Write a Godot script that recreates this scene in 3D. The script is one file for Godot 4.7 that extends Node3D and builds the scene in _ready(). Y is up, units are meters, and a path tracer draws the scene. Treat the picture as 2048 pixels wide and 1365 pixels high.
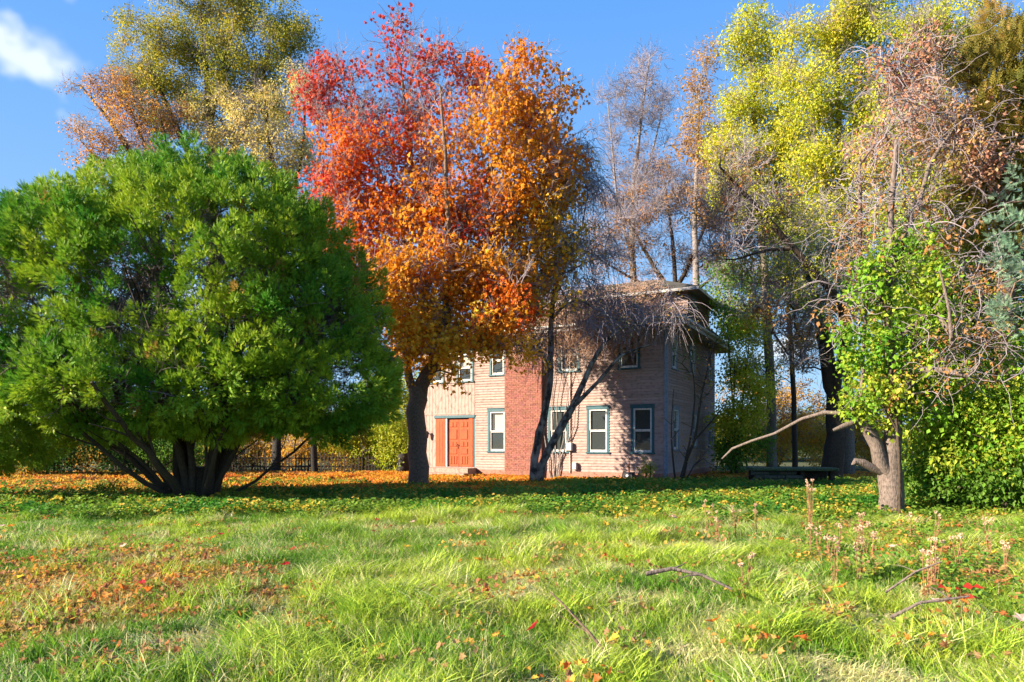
extends Node3D
# An old clapboard house behind autumn trees and an unmown lawn. Metres; y up; the camera looks along -z.

const HOUSE_AT := Vector3(5.82, 0.0, -25.7)
const HOUSE_TURN := -28.3
var M := {}
var L := {}
var T := {}
var PAL := {}
var used := {}
# leaf area of one cluster, in square metres
const AREA := {"maple": 0.24, "oval": 0.13, "birchleaf": 0.025, "ivy": 0.09, "scale": 0.55, "needle": 0.2}

class MB:
	var v := PackedVector3Array()
	var n := PackedVector3Array()
	var c := PackedColorArray()
	var i := PackedInt32Array()
	func tri(a: Vector3, b: Vector3, d: Vector3, col := Color.WHITE) -> void:
		var k := v.size()
		v.append(a); v.append(b); v.append(d)
		c.append(col); c.append(col); c.append(col)
		i.append(k); i.append(k + 1); i.append(k + 2)
	func quad(a: Vector3, b: Vector3, d: Vector3, e: Vector3, col := Color.WHITE) -> void:
		var k := v.size()
		v.append(a); v.append(b); v.append(d); v.append(e)
		c.append(col); c.append(col); c.append(col); c.append(col)
		i.append_array(PackedInt32Array([k, k + 1, k + 2, k, k + 2, k + 3]))
	func box(lo: Vector3, hi: Vector3, col := Color.WHITE) -> void:
		var p := []
		for q in 8:
			p.append(Vector3(hi.x if q & 1 else lo.x, hi.y if q & 2 else lo.y, hi.z if q & 4 else lo.z))
		quad(p[4], p[6], p[7], p[5], col)
		quad(p[1], p[3], p[2], p[0], col)
		quad(p[5], p[7], p[3], p[1], col)
		quad(p[0], p[2], p[6], p[4], col)
		quad(p[6], p[2], p[3], p[7], col)
		quad(p[0], p[4], p[5], p[1], col)
	# a box whose front edges are chamfered by b, for trim that catches light
	func slab(lo: Vector3, hi: Vector3, b: float) -> void:
		var f := [Vector3(lo.x + b, lo.y + b, hi.z), Vector3(lo.x + b, hi.y - b, hi.z), Vector3(hi.x - b, hi.y - b, hi.z), Vector3(hi.x - b, lo.y + b, hi.z)]
		var m := [Vector3(lo.x, lo.y, hi.z - b), Vector3(lo.x, hi.y, hi.z - b), Vector3(hi.x, hi.y, hi.z - b), Vector3(hi.x, lo.y, hi.z - b)]
		var r := [Vector3(lo.x, lo.y, lo.z), Vector3(lo.x, hi.y, lo.z), Vector3(hi.x, hi.y, lo.z), Vector3(hi.x, lo.y, lo.z)]
		quad(f[0], f[1], f[2], f[3])
		quad(r[3], r[2], r[1], r[0])
		for k in 4:
			var j := (k + 1) % 4
			quad(m[k], m[j], f[j], f[k])
			quad(r[k], r[j], m[j], m[k])
	func tube(p: PackedVector3Array, r: PackedFloat32Array, sides: int, lumps := 0.0, seed_ := 0.0, closed := true) -> void:
		var first := v.size()
		var side := Vector3.ZERO
		for k in p.size():
			var d := (p[mini(k + 1, p.size() - 1)] - p[maxi(k - 1, 0)]).normalized()
			if k == 0:
				side = d.cross(Vector3(0.31, 0.17, 0.93)).normalized()
			side = (side - d * side.dot(d)).normalized()
			var up := d.cross(side)
			for s in sides:
				var a := TAU * s / sides
				var o := side * cos(a) + up * sin(a)
				var rad := r[k]
				if lumps > 0.0:
					var hh := p[k].y
					rad *= 1.0 + lumps * (sin(3.0 * a + seed_ + hh * 0.9) * 0.6 + sin(5.0 * a + seed_ * 2.0 - hh * 1.7) * 0.45 + sin(9.0 * a + seed_ * 3.0 + hh * 2.3) * 0.4)
				v.append(p[k] + o * rad)
				n.append(o)
				c.append(Color.WHITE)
		for k in p.size() - 1:
			for s in sides:
				var a0 := first + k * sides + s
				var a1 := first + k * sides + (s + 1) % sides
				i.append_array(PackedInt32Array([a0, a1 + sides, a1, a0, a0 + sides, a1 + sides]))
		if closed and sides > 3:
			for e in [0, p.size() - 1]:
				var k2 := v.size()
				var d2: Vector3 = (p[p.size() - 1] - p[p.size() - 2]).normalized() if e else (p[0] - p[1]).normalized()
				v.append(p[e]); n.append(d2); c.append(Color.WHITE)
				for s in sides:
					i.append_array(PackedInt32Array([k2, first + e * sides + s, first + e * sides + (s + 1) % sides] if e == 0 else [k2, first + e * sides + (s + 1) % sides, first + e * sides + s]))
	func arrays() -> Array:
		var a := []
		a.resize(Mesh.ARRAY_MAX)
		a[Mesh.ARRAY_VERTEX] = v
		a[Mesh.ARRAY_COLOR] = c
		a[Mesh.ARRAY_INDEX] = i
		if n.size() == v.size():
			a[Mesh.ARRAY_NORMAL] = n
		return a
	func mesh(m: Material) -> ArrayMesh:
		var am := ArrayMesh.new()
		am.add_surface_from_arrays(Mesh.PRIMITIVE_TRIANGLES, arrays())
		am.surface_set_material(0, m)
		return am

# ---------------------------------------------------------------- helpers
func numbered(called: String) -> String:
	used[called] = used.get(called, -1) + 1
	return called if used[called] == 0 else "%s_%03d" % [called, used[called]]

func tag(o: Node, label: String, category: String, group := "", kind := "") -> void:
	o.set_meta("label", label)
	o.set_meta("category", category)
	if group != "":
		o.set_meta("group", group)
	if kind != "":
		o.set_meta("kind", kind)

func thing(called: String, label: String, category: String, at: Vector3, turn := 0.0, group := "") -> Node3D:
	var o := Node3D.new()
	o.name = numbered(called)
	add_child(o)
	o.position = at
	o.rotation.y = deg_to_rad(turn)
	tag(o, label, category, group)
	return o

func part(called: String, mesh: Mesh, parent: Node, at := Transform3D()) -> MeshInstance3D:
	var o := MeshInstance3D.new()
	o.name = called if parent != self else numbered(called)
	o.mesh = mesh
	parent.add_child(o, true)
	o.transform = at
	return o

func lin(r: float, g: float, b: float) -> Color:
	return Color(r, g, b).linear_to_srgb()

func noise_tex(freq: float, stops: Array, octaves := 4, normal := false, sz := 512, kind := FastNoiseLite.TYPE_SIMPLEX_SMOOTH, bump := 6.0) -> NoiseTexture2D:
	var f := FastNoiseLite.new()
	f.noise_type = kind
	f.frequency = freq
	f.fractal_octaves = octaves
	f.seed = 7
	var t := NoiseTexture2D.new()
	t.width = sz
	t.height = sz
	t.seamless = true
	t.noise = f
	if normal:
		t.as_normal_map = true
		t.bump_strength = bump
	elif stops.size():
		var g := Gradient.new()
		g.offsets = PackedFloat32Array(stops.map(func(s): return s[0]))
		g.colors = PackedColorArray(stops.map(func(s): return s[1]))
		t.color_ramp = g
	return t

func mat(col: Color, rough := 0.85, tex: Texture2D = null, scale := Vector3.ONE, nrm: Texture2D = null, depth := 1.0, world := true) -> StandardMaterial3D:
	var m := StandardMaterial3D.new()
	m.albedo_color = col
	m.roughness = rough
	m.cull_mode = BaseMaterial3D.CULL_DISABLED
	if tex or nrm:
		m.uv1_triplanar = true
		m.uv1_world_triplanar = world
		m.uv1_scale = scale
	if tex:
		m.albedo_texture = tex
	if nrm:
		m.normal_enabled = true
		m.normal_texture = nrm
		m.normal_scale = depth
	return m

func leaf_mat(through := 0.55, rough := 0.5) -> StandardMaterial3D:
	var m := StandardMaterial3D.new()
	m.albedo_color = Color.WHITE
	m.vertex_color_use_as_albedo = true
	m.roughness = rough
	m.cull_mode = BaseMaterial3D.CULL_DISABLED
	m.backlight_enabled = true
	m.backlight = Color(through, through, through).linear_to_srgb()
	m.metallic_specular = 0.35
	return m

func scatter(called: String, mesh: Mesh, at: Array, tint: Array, parent: Node) -> MultiMeshInstance3D:
	var mm := MultiMesh.new()
	mm.transform_format = MultiMesh.TRANSFORM_3D
	mm.use_colors = true
	mm.mesh = mesh
	mm.instance_count = at.size()
	for k in at.size():
		mm.set_instance_transform(k, at[k])
		mm.set_instance_color(k, tint[k])
	var o := MultiMeshInstance3D.new()
	o.name = called if parent != self else numbered(called)
	o.multimesh = mm
	o.set_meta("kind", "stuff")
	parent.add_child(o, true)
	return o

func rdir(g: RandomNumberGenerator) -> Vector3:
	var z := g.randf_range(-1.0, 1.0)
	var a := g.randf() * TAU
	var s := sqrt(1.0 - z * z)
	return Vector3(s * cos(a), z, s * sin(a))

func aim(up: Vector3, spin: float, sc: float) -> Basis:
	var y := up.normalized()
	var x := y.cross(Vector3(0.37, 0.11, 0.92)).normalized()
	var b := Basis(x, y, x.cross(y)) * Basis(Vector3.UP, spin)
	return b.scaled_local(Vector3(sc, sc, sc))

var hills := FastNoiseLite.new()
func ground_y(x: float, z: float) -> float:
	var near := clampf(1.0 - (-z - 15.0) / 5.0, 0.0, 1.0)
	return (hills.get_noise_2d(x * 30.0, z * 30.0) * 0.10 + hills.get_noise_2d(x * 9.0, z * 9.0) * 0.10) * near

# ---------------------------------------------------------------- leaves, twigs, blades
func leaf_shape(mb: MB, at: Vector3, along: Vector3, nrm: Vector3, size: float, kind: String, col: Color) -> void:
	var y := along.normalized()
	var x := y.cross(nrm).normalized()
	var z := x.cross(y)
	if kind == "maple":
		var outline := [[0.0, 0.0], [0.22, 0.12], [0.5, 0.1], [0.34, 0.36], [0.52, 0.62], [0.22, 0.6], [0.0, 1.0], [-0.22, 0.6], [-0.52, 0.62], [-0.34, 0.36], [-0.5, 0.1], [-0.22, 0.12]]
		var k := mb.v.size()
		mb.v.append(at + y * size * 0.4 - z * size * 0.1)
		mb.c.append(col)
		for o in outline:
			mb.v.append(at + (x * o[0] + y * o[1] + z * absf(o[0]) * 0.25) * size)
			mb.c.append(col)
		for s in outline.size():
			mb.i.append_array(PackedInt32Array([k, k + 1 + s, k + 1 + (s + 1) % outline.size()]))
	else:
		var w := 0.32 if kind == "oval" else 0.45
		var a := at
		var b := at + (y * 0.45 + x * w + z * 0.12) * size
		var d := at + (y - z * 0.1) * size
		var e := at + (y * 0.45 - x * w + z * 0.12) * size
		mb.tri(a, b, d, col)
		mb.tri(a, d, e, col)

func leaf_cluster(kind: String, count: int, radius: float, size: float, sd: int) -> ArrayMesh:
	var g := RandomNumberGenerator.new()
	g.seed = sd
	var mb := MB.new()
	for k in count:
		var p := rdir(g) * radius * pow(g.randf(), 0.45)
		p.y *= 0.75
		var nrm := (rdir(g) + Vector3(0, 0.5, 0.25)).normalized()
		var along := (rdir(g) + p.normalized() * 0.6 + Vector3(0, -0.55, 0)).normalized()
		var t := g.randf_range(0.72, 1.2)
		leaf_shape(mb, p, along, nrm, size * g.randf_range(0.65, 1.2), kind, Color(t * g.randf_range(0.9, 1.1), t * g.randf_range(0.85, 1.12), t * g.randf_range(0.8, 1.2)))
	return mb.mesh(M.leaf)

func plume(sprays: int, length: float, spread: float, needle: float, width: float, sd: int, droop := 0.0) -> ArrayMesh:
	var g := RandomNumberGenerator.new()
	g.seed = sd
	var mb := MB.new()
	for s in sprays:
		var f := pow(g.randf(), 0.8)
		var a := g.randf() * TAU
		var out := Vector3(cos(a), 0, sin(a))
		var p := Vector3(0, f * length, 0) + out * spread * (1.0 - f * 0.75) * g.randf_range(0.3, 1.0)
		var d := (out * (1.1 - f * 0.8) + Vector3(0, g.randf_range(0.5, 1.1) - droop, 0) + rdir(g) * 0.25).normalized()
		var flat := d.cross(rdir(g)).normalized()
		var ln := g.randf_range(1.6, 3.2) * needle
		var t := g.randf_range(0.7, 1.25)
		var col := Color(t * g.randf_range(0.85, 1.2), t, t * g.randf_range(0.8, 1.1))
		var steps := 4
		for k in steps:
			var q := p + d * ln * (float(k) / steps)
			var nl := needle * (1.0 - 0.5 * k / steps)
			for sg in [-1.0, 1.0]:
				var e: Vector3 = q + (flat * sg + d * 0.75).normalized() * nl
				mb.quad(q - d * width, e - d * width * 0.6, e + d * width * 0.3, q + d * width, col)
		mb.tri(p + d * ln - flat * width, p + d * ln + flat * width, p + d * (ln + needle), col)
	return mb.mesh(M.needle)

func twig_cluster(style: String, sd: int) -> ArrayMesh:
	var g := RandomNumberGenerator.new()
	g.seed = sd
	var mb := MB.new()
	var many: int = {"fine": 9, "weep": 8, "tangle": 7}[style]
	for k in many:
		var p := rdir(g) * 0.18
		var d := (rdir(g) + Vector3(0, 0.9, 0)).normalized()
		if style == "weep":
			d = (rdir(g) + Vector3(0, 0.1, 0)).normalized()
		elif style == "tangle":
			d = rdir(g)
		var pts := PackedVector3Array([p])
		var rr := PackedFloat32Array([0.009])
		var n := 6 if style != "fine" else 4
		var st := 0.17
		for s in n:
			if style == "weep":
				d = (d + Vector3(0, -0.42, 0) + rdir(g) * 0.22).normalized()
			elif style == "tangle":
				d = (d + rdir(g) * 0.6 + Vector3(0, -0.1, 0)).normalized()
			else:
				d = (d + rdir(g) * 0.22).normalized()
			p += d * st
			pts.append(p)
			rr.append(0.009 - 0.0055 * (s + 1) / n)
			if style == "fine" and s < 3:
				var e := (d + rdir(g) * 0.7).normalized()
				mb.tube(PackedVector3Array([p, p + e * 0.15, p + (e + rdir(g) * 0.3) * 0.28]), PackedFloat32Array([0.006, 0.005, 0.003]), 3)
		mb.tube(pts, rr, 3)
	return mb.mesh(M.twig)

func tuft(blades: int, radius: float, h: float, w: float, lean: float, common: Vector3, sd: int) -> ArrayMesh:
	var g := RandomNumberGenerator.new()
	g.seed = sd
	var mb := MB.new()
	for k in blades:
		var a := g.randf() * TAU
		var p := Vector3(cos(a), 0, sin(a)) * radius * sqrt(g.randf())
		var d := (Vector3(0, 1, 0) + rdir(g) * 0.35 + common * 0.5).normalized()
		var bend := (rdir(g) * Vector3(1, 0, 1) + common).normalized() * lean * g.randf_range(0.4, 1.3)
		var side := d.cross(rdir(g)).normalized()
		var ht := h * g.randf_range(0.45, 1.15)
		var ww := w * g.randf_range(0.7, 1.3)
		var t := g.randf_range(0.5, 1.35)
		var col := Color(t * g.randf_range(0.8, 1.3), t, t * g.randf_range(0.7, 1.4))
		if g.randf() < 0.14:
			col = Color(1.7, 1.25, 2.6) * t
		var q := p
		var n := 4
		for s in n:
			var nd := (d + bend * 0.33 + Vector3(0, -0.16 * lean * s, 0)).normalized()
			var q2 := q + nd * ht / n
			var w0 := ww * (1.0 - float(s) / n)
			var w1 := ww * (1.0 - float(s + 1) / n)
			if s < n - 1:
				mb.quad(q - side * w0, q2 - side * w1, q2 + side * w1, q + side * w0, col)
			else:
				mb.tri(q - side * w0, q2, q + side * w0, col)
			q = q2
			d = nd
	return mb.mesh(M.grass)

func litter(kind: String, count: int, radius: float, size: float, sd: int) -> ArrayMesh:
	var g := RandomNumberGenerator.new()
	g.seed = sd
	var mb := MB.new()
	for k in count:
		var a := g.randf() * TAU
		var p := Vector3(cos(a), 0, sin(a)) * radius * sqrt(g.randf()) + Vector3(0, g.randf_range(0.0, 0.05), 0)
		var along := (rdir(g) * Vector3(1, 0.5, 1)).normalized()
		var nrm := (Vector3.UP + rdir(g) * 0.7).normalized()
		var t := g.randf_range(0.6, 1.3)
		leaf_shape(mb, p, along, nrm, size * g.randf_range(0.7, 1.2), kind, Color(t, t * g.randf_range(0.75, 1.2), t * g.randf_range(0.7, 1.3)))
	return mb.mesh(M.leaf)

func herb(count: int, h: float, spread: float, size: float, sd: int) -> ArrayMesh:
	var g := RandomNumberGenerator.new()
	g.seed = sd
	var mb := MB.new()
	for k in count:
		var a := g.randf() * TAU
		var r := spread * sqrt(g.randf())
		var p := Vector3(cos(a) * r, h * g.randf_range(0.15, 1.0) * (1.0 - 0.4 * r / spread), sin(a) * r)
		var along := (Vector3(cos(a), 0.2, sin(a)) + rdir(g) * 0.7).normalized()
		var nrm := (Vector3.UP + rdir(g) * 0.8).normalized()
		var t := g.randf_range(0.65, 1.3)
		leaf_shape(mb, p, along, nrm, size * g.randf_range(0.6, 1.2), "ivy", Color(t * g.randf_range(0.8, 1.3), t, t * g.randf_range(0.8, 1.2)))
	return mb.mesh(M.leaf)

# ---------------------------------------------------------------- trees
func plant(s: Dictionary) -> Node3D:
	var root := thing(s.name, s.label, s.category, s.base, 0.0, s.group)
	var g := RandomNumberGenerator.new()
	g.seed = int(s.seed) * 977
	var P := PackedVector3Array()
	var par := PackedInt32Array()
	var R := PackedFloat32Array()
	var far := PackedFloat32Array()
	for st in s.stems:
		var prev := -1
		var first: Vector4 = st[0]
		var p0 := Vector3(first.x, first.y, first.z)
		if first.y > 0.4 and P.size():
			var bd := 1e9
			for k in P.size():
				var dd := P[k].distance_squared_to(p0)
				if dd < bd:
					bd = dd
					prev = k
		var n: int = st.size()
		for k in n:
			var a: Vector4 = st[maxi(k - 1, 0)]
			var b: Vector4 = st[k]
			var steps := 1 if k == 0 else clampi(int(Vector3(b.x - a.x, b.y - a.y, b.z - a.z).length() / 0.4), 1, 5)
			if k == 0 and prev >= 0:
				continue
			var a0: Vector4 = st[maxi(k - 2, 0)]
			var b1: Vector4 = st[mini(k + 1, n - 1)]
			for q in steps:
				var t := float(q + 1) / steps
				var w: Vector4 = a.cubic_interpolate(b, a0, b1, t) if k > 0 else b
				P.append(Vector3(w.x, w.y, w.z) + (rdir(g) * w.w * 0.22 if k > 0 else Vector3.ZERO))
				R.append(w.w)
				par.append(prev)
				far.append(0.0 if prev < 0 else far[prev] + P[prev].distance_to(P[P.size() - 1]))
				prev = P.size() - 1
	var own := P.size()
	var sp: float = s.spacing
	var top := P[own - 1] if own else Vector3.ZERO
	var want := []
	var lf: float = s.get("leafscale", 1.0)
	for b in s.blobs:
		var r: Vector3 = b[1]
		var c: Vector3 = b[0]
		var many := clampi(int(4.19 * r.x * r.y * r.z / (sp * sp * sp)), 3, 90)
		for k in many:
			var q := rdir(g) * pow(g.randf(), 0.42)
			var at := c + q * r
			if at.y + root.position.y < 0.1:
				continue
			want.append([at, b[2], b[3] * PI * r.x * r.y / (AREA[s.leaf] * lf * lf * many)])
	var cen := P[mini(own - 1, maxi(0, s.stems[0].size() - 1))]
	want.sort_custom(func(a, b): return a[0].distance_squared_to(cen) < b[0].distance_squared_to(cen))
	var weep := s.has("weep")
	for w in want:
		var p: Vector3 = w[0]
		var best := 0
		var low := 1e9
		for k in P.size():
			var q := P[k]
			var cost := p.distance_to(q) + far[k] * 0.12
			if q.y > p.y and not weep:
				cost += (q.y - p.y) * 0.8
			if cost < low:
				low = cost
				best = k
		var q0 := P[best]
		var d := q0.distance_to(p)
		var seg := clampi(int(d / 0.42), 1, 7)
		var pr := best
		for k in seg:
			var t := float(k + 1) / seg
			var at := q0.lerp(p, t) + Vector3(0, sin(t * PI) * d * (0.14 if not weep else 0.3), 0) + rdir(g) * d * 0.045 * (1.0 if k < seg - 1 else 0.0)
			P.append(at)
			R.append(0.0)
			par.append(pr)
			far.append(far[pr] + P[pr].distance_to(at))
			pr = P.size() - 1
	# branch thickness: what a branch carries adds up towards the trunk
	var acc := PackedFloat32Array()
	acc.resize(P.size())
	for k in range(P.size() - 1, -1, -1):
		if acc[k] <= 0.0:
			acc[k] = pow(0.011, 2.3)
		if k >= own:
			R[k] = minf(pow(acc[k], 1.0 / 2.3), maxf(R[par[k]], 0.02) * 0.85 if par[k] < own else 9.0)
		if par[k] >= 0:
			acc[par[k]] += acc[k]
	var main := PackedInt32Array()
	main.resize(P.size())
	main.fill(-1)
	for k in P.size():
		var q := par[k]
		if q >= 0 and (main[q] < 0 or R[k] > R[main[q]]):
			main[q] = k
	var mb := MB.new()
	var thin := MB.new()
	for k in P.size():
		if par[k] >= 0 and main[par[k]] == k:
			continue
		var pts := PackedVector3Array()
		var rr := PackedFloat32Array()
		if par[k] >= 0:
			pts.append(P[par[k]])
			rr.append(minf(R[par[k]], R[k] * 1.15))
		var j := k
		while j >= 0:
			pts.append(P[j])
			rr.append(R[j])
			j = main[j]
		if pts.size() < 2:
			continue
		var r0 := rr[0]
		var sides := 14 if r0 > 0.14 else (8 if r0 > 0.05 else (5 if r0 > 0.025 else 3))
		(mb if r0 > 0.025 else thin).tube(pts, rr, sides, 0.13 if r0 > 0.1 else 0.0, float(k) + s.seed)
	part("trunk", mb.mesh(M[s.bark]), root)
	if thin.v.size():
		part("branches", thin.mesh(M[s.bark] if s.bark != "bark_black" else M.twig), root).set_meta("kind", "stuff")
	var at_leaf := []
	var tint := []
	var at_twig := []
	var tint2 := []
	var kinds: Array = L[s.leaf]
	var buckets := []
	for k in kinds.size():
		buckets.append([[], []])
	var tk: float = s.get("twigk", 0.8)
	for w in want:
		var many: float = w[2]
		var cnt := int(many) + (1 if g.randf() < many - int(many) else 0)
		var pal: Array = PAL[w[1]]
		var patch := hills.get_noise_3d(w[0].x * 60.0 + s.seed * 100.0, w[0].y * 60.0, w[0].z * 60.0) * 0.5 + 0.5
		for k in cnt:
			var p: Vector3 = w[0] + rdir(g) * sp * 0.62 * pow(g.randf(), 0.4)
			if p.y + root.position.y < 0.12:
				continue
			var ix := clampi(int((patch * 0.6 + g.randf() * 0.4) * pal.size()), 0, pal.size() - 1)
			var col: Color = pal[ix] * g.randf_range(0.82, 1.18)
			var up := (Vector3.UP * 1.2 + rdir(g) * 0.7)
			if s.leaf in ["scale", "needle"]:
				up = (p - Vector3(0, p.y - 0.5, 0)).normalized() * 1.0 + Vector3.UP * (0.9 if s.leaf == "scale" else 0.1) + rdir(g) * 0.4
			var bk: int = g.randi() % kinds.size()
			buckets[bk][0].append(Transform3D(aim(up, g.randf() * TAU, lf * g.randf_range(0.75, 1.2)), p))
			buckets[bk][1].append(col)
		if s.twig != "none":
			var tw := int(tk) + (1 if g.randf() < tk - int(tk) else 0)
			for k in tw:
				at_twig.append(Transform3D(aim(Vector3.UP + rdir(g) * (0.35 if s.twig == "weep" else 0.8), g.randf() * TAU, g.randf_range(0.8, 1.4)), w[0] + rdir(g) * sp * 0.5 * g.randf()))
				tint2.append(Color(1, 1, 1) * g.randf_range(0.7, 1.3))
	for k in kinds.size():
		if buckets[k][0].size():
			scatter("crown", kinds[k], buckets[k][0], buckets[k][1], root)
	if at_twig.size():
		scatter("twigs", T[s.twig], at_twig, tint2, root)
	return root

func yew() -> void:
	var base := Vector3(-8.25, 0, -17.9)
	var root := thing("yew_tree", "huge domed dark green yew with many bare stems at its foot", "tree", base)
	var g := RandomNumberGenerator.new()
	g.seed = 4242
	# lobes of the dome: centre and radii, from the foot
	var lobes := [[Vector3(-5.5, 2.3, 0.4), Vector3(2.3, 1.7, 2.1)], [Vector3(3.4, 2.9, 0.6), Vector3(1.9, 1.2, 1.9)], [Vector3(0.10, 5.21, 0.00), Vector3(4.05, 3.38, 3.17)], [Vector3(-3.57, 4.63, 0.19), Vector3(3.09, 3.09, 2.63)], [Vector3(2.41, 4.25, 0.10), Vector3(2.70, 2.61, 2.48)],
		[Vector3(-0.77, 2.99, 0.58), Vector3(5.02, 1.35, 3.17)], [Vector3(-3.76, 6.95, -0.29), Vector3(1.35, 1.35, 1.21)], [Vector3(-0.96, 7.72, 0.00), Vector3(1.35, 1.25, 1.28)],
		[Vector3(1.06, 7.62, 0.19), Vector3(1.54, 1.16, 1.28)], [Vector3(2.51, 6.37, 0.29), Vector3(1.64, 1.45, 1.51)], [Vector3(-5.79, 4.44, 0.58), Vector3(2.12, 2.61, 1.96)], [Vector3(3.96, 3.38, 0.19), Vector3(1.25, 1.16, 1.51)], [Vector3(-2.32, 6.37, 1.16), Vector3(1.74, 1.54, 1.51)]]
	var at := []
	var tint := []
	var total := 0.0
	for l in lobes:
		total += l[1].x * l[1].y + l[1].y * l[1].z + l[1].x * l[1].z
	for l in lobes:
		var r: Vector3 = l[1]
		var many := int(13500.0 * (r.x * r.y + r.y * r.z + r.x * r.z) / total)
		for k in many:
			var d := rdir(g)
			var depth := 1.0 - 0.28 * pow(g.randf(), 1.6)
			var bump := hills.get_noise_3d(d.x * 110.0 + l[0].x * 31.0, d.y * 110.0, d.z * 110.0)
			var p: Vector3 = l[0] + d * r * depth * (1.0 + 0.36 * bump)
			var inside := false
			for o in lobes:
				if o != l and ((p - o[0]) / o[1]).length() < 0.8:
					inside = true
					break
			var low := 1.4 + 0.28 * hills.get_noise_2d(p.x * 60.0, p.z * 60.0) - 0.13 * clampf(-p.x, 0.0, 6.0)
			var gap := hills.get_noise_3d(p.x * 70.0 + 300.0, p.y * 70.0, p.z * 70.0)
			if inside or p.y < low or gap < -0.3 + 0.1 * g.randf():
				continue
			var out := (d / r).normalized()
			var up := (out * 0.75 + Vector3.UP * (0.75 if p.y > 3.0 else 0.25) + rdir(g) * 0.3).normalized()
			at.append(Transform3D(aim(up, g.randf() * TAU, g.randf_range(0.6, 1.15)), p - up * 0.26))
			var mixv := clampf(hills.get_noise_3d(p.x * 45.0, p.y * 45.0, p.z * 45.0) * 0.9 + 0.45 + g.randf_range(-0.2, 0.2), 0.0, 1.0)
			tint.append(Color(0.075, 0.25, 0.02).lerp(Color(0.38, 0.5, 0.03), mixv) if g.randf() > 0.015 else Color(0.4, 0.26, 0.06))
	scatter("crown", L.yew[0], at, tint, root)
	# stems fan out of one stool
	var mb := MB.new()
	for k in 26:
		var a := TAU * k / 26.0 + g.randf_range(-0.2, 0.2)
		var lean := g.randf_range(0.25, 1.0)
		var p := Vector3(cos(a) * 0.35, -0.2, sin(a) * 0.3)
		var end := Vector3(cos(a) * 4.6 * lean, 2.6 + (1.0 - lean) * 4.0, sin(a) * 3.8 * lean)
		var pts := PackedVector3Array()
		var rr := PackedFloat32Array()
		var r0 := g.randf_range(0.05, 0.13)
		for s in 9:
			var t := s / 8.0
			var q := p.lerp(end, t)
			q.y = lerpf(p.y, end.y, 1.0 - pow(1.0 - t, 1.0 + 0.9 * (1.0 - lean)))
			pts.append(q + rdir(g) * 0.09 * (1.0 if s else 0.0))
			rr.append(r0 * (1.0 - 0.72 * t))
		mb.tube(pts, rr, 9, 0.15, k)
		for b in 4:
			var j := 3 + b
			var d := (pts[j + 1] - pts[j]).normalized()
			var e := pts[j] + (d + rdir(g) * 0.8 + Vector3.UP * 0.3) * g.randf_range(0.8, 1.6)
			mb.tube(PackedVector3Array([pts[j], pts[j].lerp(e, 0.5) + rdir(g) * 0.12, e]), PackedFloat32Array([rr[j] * 0.5, rr[j] * 0.35, 0.012]), 5)
	mb.tube(PackedVector3Array([Vector3(0, -0.3, 0), Vector3(0, 0.1, 0), Vector3(0.05, 0.5, 0), Vector3(0.1, 0.9, 0)]), PackedFloat32Array([0.6, 0.5, 0.42, 0.25]), 14, 0.2, 3.0)
	part("trunk", mb.mesh(M.bark_dark), root)
	at = []
	tint = []
	for k in 500:
		var l: Array = lobes[2 + g.randi() % 4]
		var p: Vector3 = l[0] + rdir(g) * l[1] * g.randf_range(0.3, 0.8)
		if p.y < 1.3:
			continue
		at.append(Transform3D(aim(Vector3(p.x * 0.2, 0.6, p.z * 0.2), g.randf() * TAU, g.randf_range(0.9, 1.6)), p))
		tint.append(Color(0.8, 0.7, 0.6) * g.randf_range(0.6, 1.1))
	scatter("twigs", T.fine, at, tint, root)

# ---------------------------------------------------------------- the house
# A wall panel: x along it to the right as seen from outside, y up, z outwards.
func wall_core(house: Node3D, tf: Transform3D, w: float, y0: float, y1: float, holes: Array) -> void:
	var xs := [0.0, w]
	var ys := [y0, y1]
	for h in holes:
		xs.append_array([h[0], h[1]])
		ys.append_array([h[2], h[3]])
	xs.sort()
	ys.sort()
	var mb := MB.new()
	for a in xs.size() - 1:
		for b in ys.size() - 1:
			if xs[a + 1] - xs[a] < 0.001 or ys[b + 1] - ys[b] < 0.001:
				continue
			var cx: float = (xs[a] + xs[a + 1]) / 2
			var cy: float = (ys[b] + ys[b + 1]) / 2
			var open := false
			for h in holes:
				open = open or (cx > h[0] and cx < h[1] and cy > h[2] and cy < h[3])
			if not open:
				mb.quad(Vector3(xs[a], ys[b], -0.02), Vector3(xs[a], ys[b + 1], -0.02), Vector3(xs[a + 1], ys[b + 1], -0.02), Vector3(xs[a + 1], ys[b], -0.02))
				mb.quad(Vector3(xs[a], ys[b], -0.17), Vector3(xs[a + 1], ys[b], -0.17), Vector3(xs[a + 1], ys[b + 1], -0.17), Vector3(xs[a], ys[b + 1], -0.17))
	for h in holes:
		mb.quad(Vector3(h[0], h[2], -0.17), Vector3(h[0], h[3], -0.17), Vector3(h[0], h[3], -0.02), Vector3(h[0], h[2], -0.02))
		mb.quad(Vector3(h[1], h[2], -0.17), Vector3(h[1], h[3], -0.17), Vector3(h[1], h[3], -0.02), Vector3(h[1], h[2], -0.02))
		mb.quad(Vector3(h[0], h[2], -0.17), Vector3(h[1], h[2], -0.17), Vector3(h[1], h[2], -0.02), Vector3(h[0], h[2], -0.02))
		mb.quad(Vector3(h[0], h[3], -0.17), Vector3(h[1], h[3], -0.17), Vector3(h[1], h[3], -0.02), Vector3(h[0], h[3], -0.02))
	part("wall", mb.mesh(M.plaster), house, tf)

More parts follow.
